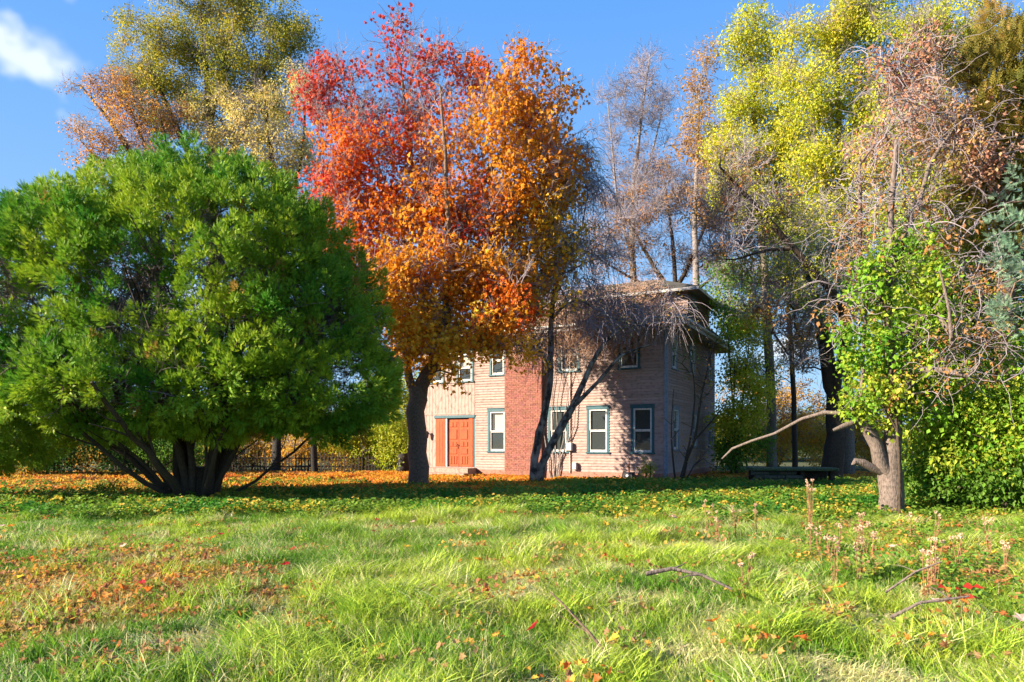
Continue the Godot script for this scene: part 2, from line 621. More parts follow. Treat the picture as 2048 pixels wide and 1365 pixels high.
func clapboards(house: Node3D, tf: Transform3D, x0: float, x1: float, y0: float, y1: float, holes: Array, sd: int) -> void:
	var g := RandomNumberGenerator.new()
	g.seed = sd
	var mb := MB.new()
	var h := 0.112
	var y := y0
	while y < y1 - 0.02:
		var yt := minf(y + h, y1)
		var cuts := [[x0, x1]]
		for o in holes:
			if (y + yt) / 2 > o[2] and (y + yt) / 2 < o[3]:
				var next := []
				for c in cuts:
					if o[1] <= c[0] or o[0] >= c[1]:
						next.append(c)
					else:
						if o[0] > c[0]:
							next.append([c[0], o[0]])
						if o[1] < c[1]:
							next.append([o[1], c[1]])
				cuts = next
		for c in cuts:
			var a: float = c[0]
			while a < c[1] - 0.001:
				var b := minf(a + g.randf_range(1.6, 4.0), c[1])
				if c[1] - b < 0.5:
					b = c[1]
				var t := g.randf_range(0.8, 1.1)
				var col := Color(t, t * g.randf_range(0.97, 1.02), t * g.randf_range(0.95, 1.03))
				var zo := 0.034 + g.randf_range(-0.002, 0.003)
				var dy := g.randf_range(-0.002, 0.002)
				mb.quad(Vector3(a, y + dy, zo), Vector3(a, yt, 0.002), Vector3(b, yt, 0.002), Vector3(b, y + dy, zo), col)
				mb.quad(Vector3(a, y + dy, -0.015), Vector3(a, y + dy, zo), Vector3(b, y + dy, zo), Vector3(b, y + dy, -0.015), col)
				a = b + 0.003
		y += h
	part("siding", mb.mesh(M.siding), house, tf).set_meta("kind", "stuff")

func window(house: Node3D, tf: Transform3D, x0: float, x1: float, y0: float, y1: float, blind: float, casing := "teal") -> void:
	var w := x1 - x0
	var h := y1 - y0
	var t := tf * Transform3D(Basis(), Vector3(x0, y0, 0))
	var mb := MB.new()
	mb.slab(Vector3(0, 0.06, -0.02), Vector3(0.105, h - 0.125, 0.04), 0.006)
	mb.slab(Vector3(w - 0.105, 0.06, -0.02), Vector3(w, h - 0.125, 0.04), 0.006)
	mb.slab(Vector3(-0.015, h - 0.125, -0.02), Vector3(w + 0.015, h, 0.05), 0.006)
	mb.slab(Vector3(-0.03, h, -0.02), Vector3(w + 0.03, h + 0.03, 0.08), 0.006)
	var win := part("window", mb.mesh(M[casing]), house, t)
	mb = MB.new()
	mb.slab(Vector3(-0.03, 0.0, -0.02), Vector3(w + 0.03, 0.06, 0.085), 0.008)
	part("sill", mb.mesh(M[casing]), win)
	var a := 0.105
	var ia := a + 0.055
	var lo := 0.06
	var hi := h - 0.125
	var mid := lo + (hi - lo) * 0.5
	mb = MB.new()
	mb.slab(Vector3(a, lo, -0.07), Vector3(ia, mid, 0.005), 0.006)
	mb.slab(Vector3(w - ia, lo, -0.07), Vector3(w - a, mid, 0.005), 0.006)
	mb.slab(Vector3(ia, lo, -0.07), Vector3(w - ia, lo + 0.09, 0.005), 0.006)
	mb.slab(Vector3(ia, mid - 0.045, -0.07), Vector3(w - ia, mid, 0.005), 0.006)
	part("sash", mb.mesh(M.white), win)
	mb = MB.new()
	mb.slab(Vector3(a, mid, -0.07), Vector3(ia, hi, 0.022), 0.006)
	mb.slab(Vector3(w - ia, mid, -0.07), Vector3(w - a, hi, 0.022), 0.006)
	mb.slab(Vector3(ia, hi - 0.06, -0.07), Vector3(w - ia, hi, 0.022), 0.006)
	mb.slab(Vector3(ia, mid, -0.07), Vector3(w - ia, mid + 0.04, 0.022), 0.006)
	part("sash", mb.mesh(M.white), win)
	for q in [[lo + 0.09, mid - 0.045], [mid + 0.04, hi - 0.06]]:
		mb = MB.new()
		mb.quad(Vector3(ia, q[0], -0.045), Vector3(ia, q[1], -0.045), Vector3(w - ia, q[1], -0.045), Vector3(w - ia, q[0], -0.045))
		part("pane", mb.mesh(M.glass), win)
	if blind > 0.0:
		mb = MB.new()
		mb.box(Vector3(ia - 0.03, hi - (hi - lo) * blind, -0.125), Vector3(w - ia + 0.03, hi, -0.115))
		part("blind", mb.mesh(M.blind), win)

func house() -> void:
	var o := thing("clapboard_house", "weathered pinkish clapboard house with teal window frames and orange double door", "house", HOUSE_AT, HOUSE_TURN)
	var W := 11.2
	var D := 8.6
	var E := 6.12
	var front := Transform3D(Basis(), Vector3(-W, 0, 0))
	var sidet := Transform3D(Basis(Vector3(0, 0, -1), Vector3(0, 1, 0), Vector3(1, 0, 0)), Vector3.ZERO)
	var rear := Transform3D(Basis(Vector3(-1, 0, 0), Vector3(0, 1, 0), Vector3(0, 0, -1)), Vector3(0, 0, -D))
	var leftt := Transform3D(Basis(Vector3(0, 0, 1), Vector3(0, 1, 0), Vector3(-1, 0, 0)), Vector3(-W, 0, -D))
	var fw := [[-7.78, -6.85, 1.09, 2.97, 0.5], [-4.91, -3.99, 1.09, 2.97, 0.0], [-3.21, -2.26, 1.09, 2.97, 0.0], [-1.39, -0.46, 1.09, 2.97, 0.0], [-1.91, -1.01, 4.36, 5.86, 0.0], [-4.45, -3.5, 4.36, 5.86, 0.4], [-7.7, -6.9, 4.36, 5.76, 0.0], [-10.87, -10.03, 4.15, 5.53, 0.0], [-9.39, -8.5, 4.15, 5.53, 0.5]]
	var sw := [[0.85, 1.8, 1.2, 2.95, 0.3], [3.97, 4.9, 1.3, 2.85, 0.0], [7.06, 8.1, 1.3, 2.93, 0.5], [0.63, 1.5, 4.36, 5.7, 0.0], [3.53, 4.5, 4.36, 5.7, 0.0], [7.06, 8.1, 4.4, 5.7, 0.0]]
	var fh := []
	for f in fw:
		fh.append([f[0] + W + 0.06, f[1] + W - 0.06, f[2] + 0.03, f[3] - 0.03])
	var door := [W - 10.5, W - 8.46, 0.45, 2.6]
	var sh := []
	for f in sw:
		sh.append([f[0] + 0.06, f[1] - 0.06, f[2] + 0.03, f[3] - 0.03])
	wall_core(o, front, W, 0.0, E, fh + [door])
	wall_core(o, sidet, D, 0.0, E, sh)
	wall_core(o, rear, W, 0.0, E, [])
	wall_core(o, leftt, D, 0.0, E, [])
	clapboards(o, front, W - 8.42, W - 6.85, 0.36, E, fh, 1)
	clapboards(o, front, W - 5.13, W - 0.1, 0.36, E, fh, 2)
	clapboards(o, front, W - 6.85, W - 5.13, 5.2, E, fh, 5)
	clapboards(o, sidet, 0.1, D - 0.1, 0.36, E, sh, 3)
	clapboards(o, leftt, 0.1, D - 0.1, 0.36, E, [], 4)
	# vertical grooved boards round the door
	var g := RandomNumberGenerator.new()
	g.seed = 77
	var mb := MB.new()
	var x := 0.02
	while x < W - 8.46:
		var x2 := minf(x + 0.172, W - 8.44)
		var spans := [[0.36, 2.76], [2.8, 4.1], [4.14, E]]
		for s in spans:
			var lo: float = s[0]
			var hi: float = s[1]
			var cx := (x + x2) / 2
			var pieces := [[lo, hi]]
			for h in fh + [door]:
				if cx > h[0] and cx < h[1]:
					var nx := []
					for p in pieces:
						if h[3] <= p[0] or h[2] >= p[1]:
							nx.append(p)
						else:
							if h[2] > p[0]:
								nx.append([p[0], h[2]])
							if h[3] < p[1]:
								nx.append([h[3], p[1]])
					pieces = nx
			for p in pieces:
				mb.slab(Vector3(x, p[0], -0.015), Vector3(x2 - 0.008, p[1], 0.012 + g.randf_range(-0.001, 0.001)), 0.004)
		x = x2
	part("board_siding", mb.mesh(M.board_paint), o, front).set_meta("kind", "stuff")
	for y in [2.76, 4.06]:
		mb = MB.new()
		mb.slab(Vector3(0.0, y, -0.01), Vector3(W - 8.44, y + 0.06, 0.03), 0.005)
		part("band_board", mb.mesh(M.board_paint), o, front)
	# foundation, a little proud of the boards
	mb = MB.new()
	mb.slab(Vector3(-W - 0.02, -0.3, -0.3), Vector3(0.035, 0.36, 0.035), 0.012)
	mb.box(Vector3(-0.3, -0.3, -D), Vector3(0.035, 0.36, -0.301))
	mb.box(Vector3(-W - 0.03, -0.3, -D), Vector3(-W + 0.3, 0.36, -0.301))
	mb.box(Vector3(-W + 0.301, -0.3, -D), Vector3(-0.301, 0.36, -D + 0.3))
	part("foundation", mb.mesh(M.foundation), o)
	mb = MB.new()
	mb.box(Vector3(-W + 0.2, 0.3, -D + 0.2), Vector3(-0.2, 0.42, -0.2))
	mb.box(Vector3(-W + 0.2, 3.3, -D + 0.2), Vector3(-0.2, 3.5, -0.2))
	mb.box(Vector3(-5.6, 0.43, -D + 0.2), Vector3(-5.45, 3.29, -0.2))
	mb.box(Vector3(-W + 0.3, 0.43, -4.4), Vector3(-0.3, 3.29, -4.25))
	part("inner_floor", mb.mesh(M.dark_wood), o)
	for f in fw:
		window(o, front, f[0] + W, f[1] + W, f[2], f[3], f[4])
	for f in sw:
		window(o, sidet, f[0], f[1], f[2], f[3], f[4], "blue_grey")
	# corner boards
	for cc in [[Vector3(-0.1, 0.36, -0.01), Vector3(0.035, E, 0.04)], [Vector3(-0.005, 0.36, -0.12), Vector3(0.04, E, -0.012)]]:
		mb = MB.new()
		mb.slab(cc[0], cc[1], 0.005)
		part("corner_board", mb.mesh(M.blue_grey), o)
	# brick chimney breast
	var ch := thing_part("chimney", o)
	brick_face(ch, -6.85, -5.13, 0.36, 5.1, 0.2)
	brick_stack(ch)
	roofs(o)
	entrance(o, g)
	# downpipe, conduit and meters
	mb = MB.new()
	mb.tube(PackedVector3Array([Vector3(-0.02, 0.1, 0.09), Vector3(-0.02, 3.0, 0.09), Vector3(-0.02, 5.7, 0.09), Vector3(-0.05, 5.95, 0.3), Vector3(-0.05, 6.1, 0.66)]), PackedFloat32Array([0.045, 0.045, 0.045, 0.045, 0.045]), 8)
	part("downpipe", mb.mesh(M.blue_grey), o)
	mb = MB.new()
	mb.tube(PackedVector3Array([Vector3(-3.92, 0.3, 0.07), Vector3(-3.92, 3.5, 0.07), Vector3(-3.92, 5.6, 0.07)]), PackedFloat32Array([0.025, 0.025, 0.025]), 8)
	part("conduit", mb.mesh(M.paint_pink), o)
	mb = MB.new()
	mb.slab(Vector3(-4.04, 1.2, 0.03), Vector3(-3.8, 1.52, 0.2), 0.02)
	part("meter_box", mb.mesh(M.white_metal), o)
	mb = MB.new()
	mb.slab(Vector3(-3.77, 0.44, 0.03), Vector3(-3.6, 0.72, 0.2), 0.02)
	part("junction_box", mb.mesh(M.white_metal), o)

func thing_part(called: String, parent: Node3D) -> Node3D:
	var n := Node3D.new()
	n.name = called
	parent.add_child(n, true)
	return n

func bricks(mb: MB, x0: float, x1: float, y0: float, y1: float, z: float, g: RandomNumberGenerator) -> void:
	var y := y0
	var row := 0
	while y < y1 - 0.03:
		var x := x0 - (0.11 if row % 2 else 0.0)
		while x < x1 - 0.02:
			var a := maxf(x, x0)
			var b := minf(x + 0.212, x1)
			if b - a > 0.02:
				var t := g.randf_range(0.72, 1.15)
				mb.box(Vector3(a, y, z - 0.03), Vector3(b, y + 0.066, z + g.randf_range(0.008, 0.014)), Color(t, t * g.randf_range(0.85, 1.12), t * g.randf_range(0.85, 1.1)))
			x += 0.223
		y += 0.077
		row += 1

func brick_face(ch: Node3D, x0: float, x1: float, y0: float, y1: float, proud: float) -> void:
	var g := RandomNumberGenerator.new()
	g.seed = 31
	var mb := MB.new()
	bricks(mb, x0, x1, y0, y1, proud, g)
	part("brickwork", mb.mesh(M.brick), ch).set_meta("kind", "stuff")
	mb = MB.new()
	mb.box(Vector3(x0 + 0.002, 0.0, -0.01), Vector3(x1 - 0.002, y1, proud))
	part("mortar", mb.mesh(M.mortar), ch)

func brick_stack(ch: Node3D) -> void:
	var g := RandomNumberGenerator.new()
	g.seed = 32
	var mb := MB.new()
	bricks(mb, -6.5, -5.5, 5.1, 8.2, 0.2, g)
	part("brickwork", mb.mesh(M.brick), ch).set_meta("kind", "stuff")
	mb = MB.new()
	mb.box(Vector3(-6.498, 5.1, -0.4), Vector3(-5.502, 8.2, 0.2))
	mb.box(Vector3(-6.58, 8.2, -0.48), Vector3(-5.42, 8.32, 0.28))
	part("mortar", mb.mesh(M.mortar), ch)

func roofs(o: Node3D) -> void:
	var ov := 0.75
	var a := [Vector3(-11.95, 6.16, ov), Vector3(ov, 6.16, ov), Vector3(ov, 6.16, -9.35), Vector3(-11.95, 6.16, -9.35)]
	var b := [Vector3(-10.4, 7.08, -4.05), Vector3(-0.18, 7.08, -4.05), Vector3(-0.18, 7.08, -8.2), Vector3(-10.4, 7.08, -8.2)]
	var mb := MB.new()
	for k in 4:
		var j := (k + 1) % 4
		mb.quad(a[k], b[k], b[j], a[j])
	mb.quad(b[0], b[3], b[2], b[1])
	var roof := part("roof", mb.mesh(M.shingle), o)
	mb = MB.new()
	mb.box(Vector3(-11.94, 5.93, ov - 0.03), Vector3(ov, 6.15, ov))
	mb.box(Vector3(ov - 0.03, 5.93, -9.34), Vector3(ov, 6.15, ov - 0.031))
	mb.box(Vector3(-11.95, 5.93, -9.34), Vector3(-11.92, 6.15, ov - 0.031))
	mb.box(Vector3(-11.919, 5.93, -9.35), Vector3(ov - 0.031, 6.15, -9.32))
	part("fascia", mb.mesh(M.fascia), roof)
	mb = MB.new()
	mb.box(Vector3(-11.918, 5.98, -9.318), Vector3(ov - 0.032, 6.0, ov - 0.032))
	part("soffit", mb.mesh(M.soffit), roof)
	mb = MB.new()
	mb.slab(Vector3(-11.95, 6.06, ov + 0.001), Vector3(ov + 0.1, 6.17, ov + 0.11), 0.03)
	part("gutter", mb.mesh(M.white_metal), roof)
	mb = MB.new()
	mb.slab(Vector3(-ov - 0.11, 6.06, 0.001), Vector3(9.35, 6.17, 0.1), 0.03)
	part("gutter", mb.mesh(M.white_metal), roof, Transform3D(Basis(Vector3(0, 0, -1), Vector3(0, 1, 0), Vector3(1, 0, 0)), Vector3(ov, 0, 0)))
	# attic storey
	var fa := Transform3D(Basis(), Vector3(-7.2, 0, -4.1))
	var sa := Transform3D(Basis(Vector3(0, 0, -1), Vector3(0, 1, 0), Vector3(1, 0, 0)), Vector3(-0.2, 0, -4.1))
	var hole := [0.66, 1.5, 7.28, 7.98]
	wall_core(o, fa, 7.0, 7.0, 8.1, [])
	wall_core(o, sa, 4.1, 7.0, 8.1, [hole])
	wall_core(o, Transform3D(Basis(Vector3(0, 0, 1), Vector3(0, 1, 0), Vector3(-1, 0, 0)), Vector3(-7.2, 0, -8.2)), 4.1, 7.0, 8.1, [])
	wall_core(o, Transform3D(Basis(Vector3(-1, 0, 0), Vector3(0, 1, 0), Vector3(0, 0, -1)), Vector3(-0.2, 0, -8.2)), 7.0, 7.0, 8.1, [])
	clapboards(o, fa, 0.0, 7.0, 7.0, 8.06, [], 8)
	clapboards(o, sa, 0.0, 4.1, 7.0, 8.06, [hole], 9)
	window(o, sa, 0.6, 1.56, 7.25, 8.01, 0.0, "blue_grey")
	var c := [Vector3(-7.75, 8.12, -3.55), Vector3(0.38, 8.12, -3.55), Vector3(0.38, 8.12, -8.75), Vector3(-7.75, 8.12, -8.75)]
	var r0 := Vector3(-5.2, 9.2, -6.15)
	var r1 := Vector3(-2.1, 9.2, -6.15)
	mb = MB.new()
	mb.quad(c[0], r0, r1, c[1])
	mb.tri(c[1], r1, c[2])
	mb.quad(c[2], r1, r0, c[3])
	mb.tri(c[3], r0, c[0])
	var top := part("roof", mb.mesh(M.shingle), o)
	mb = MB.new()
	mb.box(Vector3(-7.74, 7.99, -3.57), Vector3(0.38, 8.11, -3.54))
	mb.box(Vector3(0.35, 7.99, -8.74), Vector3(0.381, 8.11, -3.571))
	mb.box(Vector3(-7.75, 7.99, -8.74), Vector3(-7.72, 8.11, -3.571))
	part("fascia", mb.mesh(M.fascia), top)
	mb = MB.new()
	mb.box(Vector3(-7.719, 8.03, -8.74), Vector3(0.349, 8.05, -3.572))
	part("soffit", mb.mesh(M.soffit), top)

func panel_leaf(mb: MB, x0: float, x1: float, y0: float, y1: float, z: float, rows: Array) -> void:
	mb.slab(Vector3(x0, y0, z - 0.04), Vector3(x1, y1, z), 0.006)
	for r in rows:
		var a: float = y0 + (y1 - y0) * r[0]
		var b: float = y0 + (y1 - y0) * r[1]
		var cols: int = r[2]
		var w := (x1 - x0 - 0.16) / cols
		for k in cols:
			mb.slab(Vector3(x0 + 0.08 + w * k + 0.012, a, z - 0.01), Vector3(x0 + 0.08 + w * (k + 1) - 0.012, b, z + 0.024), 0.016)

func entrance(o: Node3D, g: RandomNumberGenerator) -> void:
	var mb := MB.new()
	mb.slab(Vector3(-10.56, 2.6, -0.02), Vector3(-8.42, 2.72, 0.06), 0.008)
	part("door_lintel", mb.mesh(M.teal), o)
	mb = MB.new()
	mb.slab(Vector3(-10.5, 0.45, -0.12), Vector3(-9.96, 2.58, 0.03), 0.01)
	mb.slab(Vector3(-10.3, 0.6, 0.02), Vector3(-10.27, 2.45, 0.04), 0.005)
	mb.slab(Vector3(-10.13, 0.6, 0.02), Vector3(-10.1, 2.45, 0.04), 0.005)
	part("shutter", mb.mesh(M.orange_paint), o)
	mb = MB.new()
	mb.slab(Vector3(-9.955, 0.45, -0.12), Vector3(-9.88, 2.58, 0.025), 0.006)
	part("door_jamb", mb.mesh(M.white), o)
	var rows := [[0.05, 0.22, 3], [0.26, 0.38, 1], [0.42, 0.52, 2], [0.57, 0.78, 1], [0.83, 0.94, 2]]
	mb = MB.new()
	panel_leaf(mb, -9.875, -9.31, 0.46, 2.56, -0.06, rows)
	var d1 := part("door", mb.mesh(M.orange_paint), o)
	mb = MB.new()
	panel_leaf(mb, -9.3, -8.75, 0.46, 2.56, -0.06, rows)
	part("door", mb.mesh(M.orange_paint), o)
	mb = MB.new()
	mb.tube(PackedVector3Array([Vector3(-9.36, 1.42, -0.06), Vector3(-9.36, 1.42, -0.01), Vector3(-9.36, 1.42, 0.02)]), PackedFloat32Array([0.012, 0.03, 0.022]), 8)
	mb.tube(PackedVector3Array([Vector3(-9.36, 1.36, -0.03), Vector3(-9.36, 1.25, -0.02)]), PackedFloat32Array([0.012, 0.012]), 6)
	part("door_handle", mb.mesh(M.black_metal), d1)
	mb = MB.new()
	mb.slab(Vector3(-8.745, 0.45, -0.12), Vector3(-8.53, 2.58, 0.03), 0.01)
	part("shutter", mb.mesh(M.orange_paint), o)
	mb = MB.new()
	mb.slab(Vector3(-8.525, 0.45, -0.12), Vector3(-8.42, 2.58, 0.01), 0.006)
	part("door_jamb", mb.mesh(M.teal), o)
	mb = MB.new()
	mb.box(Vector3(-10.5, 0.44, -0.3), Vector3(-8.46, 2.6, -0.125))
	part("door_backing", mb.mesh(M.dark_wood), o)
	# stoop: two worn concrete steps
	mb = MB.new()
	mb.box(Vector3(-11.0, -0.2, 0.036), Vector3(-8.3, 0.22, 1.15))
	mb.box(Vector3(-10.75, 0.221, 0.036), Vector3(-8.35, 0.42, 0.75))
	part("step", mb.mesh(M.concrete), o)
	# wall lantern
	mb = MB.new()
	mb.tube(PackedVector3Array([Vector3(-10.85, 1.9, 0.02), Vector3(-10.85, 1.98, 0.1), Vector3(-10.85, 1.95, 0.17)]), PackedFloat32Array([0.012, 0.012, 0.012]), 6)
	mb.tube(PackedVector3Array([Vector3(-10.85, 2.04, 0.17), Vector3(-10.85, 1.96, 0.17), Vector3(-10.85, 1.93, 0.17), Vector3(-10.85, 1.75, 0.17), Vector3(-10.85, 1.7, 0.17)]), PackedFloat32Array([0.01, 0.09, 0.075, 0.055, 0.015]), 6)
	part("porch_lantern", mb.mesh(M.black_metal), o)

func house_vine() -> void:
	var tf := Transform3D(Basis(Vector3.UP, deg_to_rad(HOUSE_TURN)), HOUSE_AT)
	var base := tf * Vector3(-4.7, 0, 0.25)
	var root := thing("withered_vine", "withered brown vine hanging over the eaves and upper house wall", "vine", base)
	var g := RandomNumberGenerator.new()
	g.seed = 909
	var mb := MB.new()
	for k in 5:
		var pts := PackedVector3Array()
		var rr := PackedFloat32Array()
		var x := -4.7 + k * 0.06
		var p := Vector3(x, -0.1, 0.1)
		for s in 14:
			pts.append(tf * p - base)
			rr.append(0.03 - 0.0016 * s)
			p += Vector3(g.randf_range(-0.12, 0.12) + (k - 1.5) * 0.05, 0.46, g.randf_range(-0.015, 0.015))
			p.z = clampf(p.z, 0.07, 0.16) if p.y < 5.6 else p.z + 0.12
		mb.tube(pts, rr, 6)
	part("stem", mb.mesh(M.bark_pale), root)
	var at := []
	var tint := []
	var la := []
	var lt := []
	for k in 1350:
		var p := Vector3.ZERO
		var pick := g.randf()
		if pick < 0.42:
			p = Vector3(g.randf_range(-6.6, -0.6), 0, g.randf_range(0.2, 0.85))
			p.y = 6.25 - absf(g.randfn(0.0, 0.55))
			if p.y < 5.9:
				p.z = g.randf_range(0.1, 0.4)
		elif pick < 0.8:
			p = Vector3(g.randf_range(-7.0, -0.9), 0, g.randf_range(-4.0, 0.7))
			p.y = 6.25 + (0.75 - p.z) * 0.2 + absf(g.randfn(0.0, 0.22))
		else:
			p = Vector3(g.randf_range(-7.0, -1.2), g.randf_range(7.1, 8.5), 0)
			p.z = -3.9 + g.randf_range(0.0, 0.35)
		var q := tf * p - base
		at.append(Transform3D(aim(rdir(g), g.randf() * TAU, g.randf_range(0.5, 1.0)), q))
		tint.append(Color(1.9, 1.45, 0.95) * g.randf_range(0.7, 1.5))
		if g.randf() < 0.55:
			la.append(Transform3D(aim(rdir(g), g.randf() * TAU, g.randf_range(0.6, 1.0)), q + rdir(g) * 0.3))
			lt.append(PAL.brown_leaf[g.randi() % PAL.brown_leaf.size()])
	scatter("twigs", T.tangle, at, tint, root)
	scatter("leaves", L.birchleaf[0], la, lt, root)

# ---------------------------------------------------------------- yard things
func picket_fence() -> void:
	var g := RandomNumberGenerator.new()
	g.seed = 55
	var base := Vector3(-19.5, 0, -33.5)
	var o := thing("picket_fence", "rustic dark picket fence of uneven sticks behind the fallen leaves", "fence", base)
	var shapes := []
	for k in 4:
		var mb := MB.new()
		var h := 0.86 + 0.06 * k
		mb.box(Vector3(-0.026, 0.03, -0.012), Vector3(0.026, h - 0.07, 0.012))
		mb.quad(Vector3(-0.026, h - 0.07, 0.012), Vector3(0, h, 0), Vector3(0, h, 0), Vector3(0.026, h - 0.07, 0.012))
		mb.quad(Vector3(-0.026, h - 0.07, -0.012), Vector3(0, h, 0), Vector3(0, h, 0), Vector3(0.026, h - 0.07, -0.012))
		shapes.append(mb.mesh(M.old_wood))
	var x := 0.0
	while x < 14.6:
		var p := part("picket", shapes[g.randi() % 4], o, Transform3D(Basis(Vector3(0, 0, 1), g.randf_range(-0.05, 0.05)), Vector3(x, 0, 0.045)))
		x += g.randf_range(0.13, 0.19)
	for k in 7:
		var mb := MB.new()
		mb.tube(PackedVector3Array([Vector3(0, -0.3, 0), Vector3(0.01, 0.5, 0), Vector3(0, 1.12, 0)]), PackedFloat32Array([0.06, 0.055, 0.05]), 7)
		part("post", mb.mesh(M.old_wood), o, Transform3D(Basis(), Vector3(k * 2.43, 0, -0.08)))
		if k < 6:
			for y in [0.3, 0.72]:
				mb = MB.new()
				mb.box(Vector3(0.0, y, -0.02), Vector3(2.42, y + 0.06, 0.03))
				part("rail", mb.mesh(M.old_wood), o, Transform3D(Basis(Vector3(0, 0, 1), g.randf_range(-0.008, 0.008)), Vector3(k * 2.43, 0, 0)))

func bare_trunk(called: String, label: String, cat: String, at: Vector3, h: float, r: float, lean: Vector3, sd: int, bark := "bark_black") -> void:
	var g := RandomNumberGenerator.new()
	g.seed = sd
	var o := thing(called, label, cat, at)
	var mb := MB.new()
	var pts := PackedVector3Array()
	var rr := PackedFloat32Array()
	for k in 8:
		var t := k / 7.0
		pts.append(Vector3(0, -0.25, 0) + lean * t + Vector3(0, (h + 0.25) * t, 0) + (rdir(g) * r * 0.15 if k else Vector3.ZERO))
		rr.append(r * (1.25 if k == 0 else 1.0) * (1.0 - 0.3 * t))
	mb.tube(pts, rr, 12, 0.14, sd)
	part("trunk", mb.mesh(M[bark]), o)

func low_wall() -> void:
	var o := thing("stone_bench_wall", "low mossy wall of stacked stones under a long slab beside the dark trunk", "wall", Vector3(8.35, 0, -23.4), -4.0)
	var g := RandomNumberGenerator.new()
	g.seed = 61
	var shapes := []
	for k in 5:
		var mb := MB.new()
		var w := 0.28 + 0.07 * k
		mb.slab(Vector3(0, 0, -0.2), Vector3(w, 0.125, 0.0), 0.03)
		shapes.append([mb.mesh([M.stone, M.stone_dark][k % 2]), w])
	for row in 4:
		var x := 0.0 - 0.1 * (row % 2)
		while x < 1.25:
			var s: Array = shapes[g.randi() % 5]
			part("stone", s[0], o, Transform3D(Basis(Vector3.UP, g.randf_range(-0.06, 0.06)), Vector3(x, 0.02 + row * 0.135, g.randf_range(-0.03, 0.04))))
			x += s[1] + 0.015
	var mb := MB.new()
	mb.slab(Vector3(-0.12, 0.57, -0.7), Vector3(2.75, 0.67, 0.12), 0.02)
	part("slab", mb.mesh(M.moss_stone), o)
	mb = MB.new()
	mb.box(Vector3(1.55, -0.1, -0.25), Vector3(1.68, 0.569, -0.05))
	part("post", mb.mesh(M.old_wood), o)
	mb = MB.new()
	mb.box(Vector3(2.52, -0.1, -0.25), Vector3(2.66, 0.569, -0.02))
	part("post", mb.mesh(M.old_wood), o)
	mb = MB.new()
	mb.box(Vector3(-0.05, -0.1, -0.68), Vector3(2.6, 0.569, -0.6))
	part("back_board", mb.mesh(M.old_wood), o)
	for k in 9:
		mb = MB.new()
		mb.box(Vector3(-0.018, -0.3, -0.008), Vector3(0.018, 0.3, 0.008))
		part("lattice_slat", mb.mesh(M.old_wood), o, Transform3D(Basis(Vector3(0, 0, 1), 0.75 if k % 2 else -0.75), Vector3(1.88 + 0.055 * k, 0.26, -0.15 + 0.018 * (k % 2))))

func gas_meter() -> void:
	var tf := Transform3D(Basis(Vector3.UP, deg_to_rad(HOUSE_TURN)), HOUSE_AT)
	var o := thing("gas_meter", "dark gas meter with riser pipe at the foot of the house wall", "gas meter", tf * Vector3(-1.35, 0, 0.35), HOUSE_TURN)
	var mb := MB.new()
	mb.slab(Vector3(-0.2, 0.06, -0.12), Vector3(0.2, 0.4, 0.12), 0.05)
	part("body", mb.mesh(M.black_metal), o)
	mb = MB.new()
	mb.tube(PackedVector3Array([Vector3(0, 0.38, 0), Vector3(0, 0.5, 0), Vector3(0, 0.72, 0)]), PackedFloat32Array([0.035, 0.03, 0.03]), 8)
	part("riser_pipe", mb.mesh(M.rust), o)
	mb = MB.new()
	mb.tube(PackedVector3Array([Vector3(-0.26, -0.1, 0), Vector3(-0.26, 0.3, 0), Vector3(-0.22, 0.42, 0), Vector3(-0.12, 0.42, 0)]), PackedFloat32Array([0.025, 0.025, 0.025, 0.025]), 8)
	part("feed_pipe", mb.mesh(M.black_metal), o)
	mb = MB.new()
	mb.tube(PackedVector3Array([Vector3(0.0, 0.26, 0.11), Vector3(0.0, 0.26, 0.15)]), PackedFloat32Array([0.09, 0.08]), 12)
	part("dial", mb.mesh(M.white_metal), o)

func drain_pipe() -> void:
	var a := Vector3(5.75, 0.16, -25.0)
	var b := Vector3(7.25, 0.10, -24.0)
	var o := thing("drain_pipe", "white gutter pipe lying on the ground at the house corner", "pipe", a)
	var mb := MB.new()
	mb.tube(PackedVector3Array([Vector3.ZERO, (b - a) * 0.5 + Vector3(0, -0.01, 0), b - a]), PackedFloat32Array([0.065, 0.065, 0.06]), 10)
	part("pipe", mb.mesh(M.white_metal), o)
	mb = MB.new()
	mb.tube(PackedVector3Array([Vector3(-0.02, 0.0, 0), Vector3(0.05, 0, 0.035)]), PackedFloat32Array([0.08, 0.08]), 10)
	part("collar", mb.mesh(M.white_metal), o)

func stick(label: String, pts: Array, r: float, sd: int, bark := "bark_gnarl") -> void:
	var g := RandomNumberGenerator.new()
	g.seed = sd
	var at: Vector3 = pts[0]
	at.y = ground_y(at.x, at.z)
	var o := thing("fallen_branch", label, "branch", at, 0.0, "dead branches in the grass")
	var mb := MB.new()
	var q := PackedVector3Array()
	var rr := PackedFloat32Array()
	for k in pts.size():
		q.append(pts[k] - at)
		rr.append(r * (1.0 - 0.65 * k / pts.size()))
	mb.tube(q, rr, 6)
	part("limb", mb.mesh(M[bark]), o)
	for k in range(1, pts.size() - 1):
		mb = MB.new()
		var d := (rdir(g) * Vector3(1, 0.6, 1) + Vector3(0, 0.35, 0)).normalized()
		mb.tube(PackedVector3Array([q[k], q[k] + d * 0.12, q[k] + d * 0.24 + rdir(g) * 0.04]), PackedFloat32Array([r * 0.4, r * 0.3, 0.002]), 4)
		part("twig", mb.mesh(M[bark]), o)

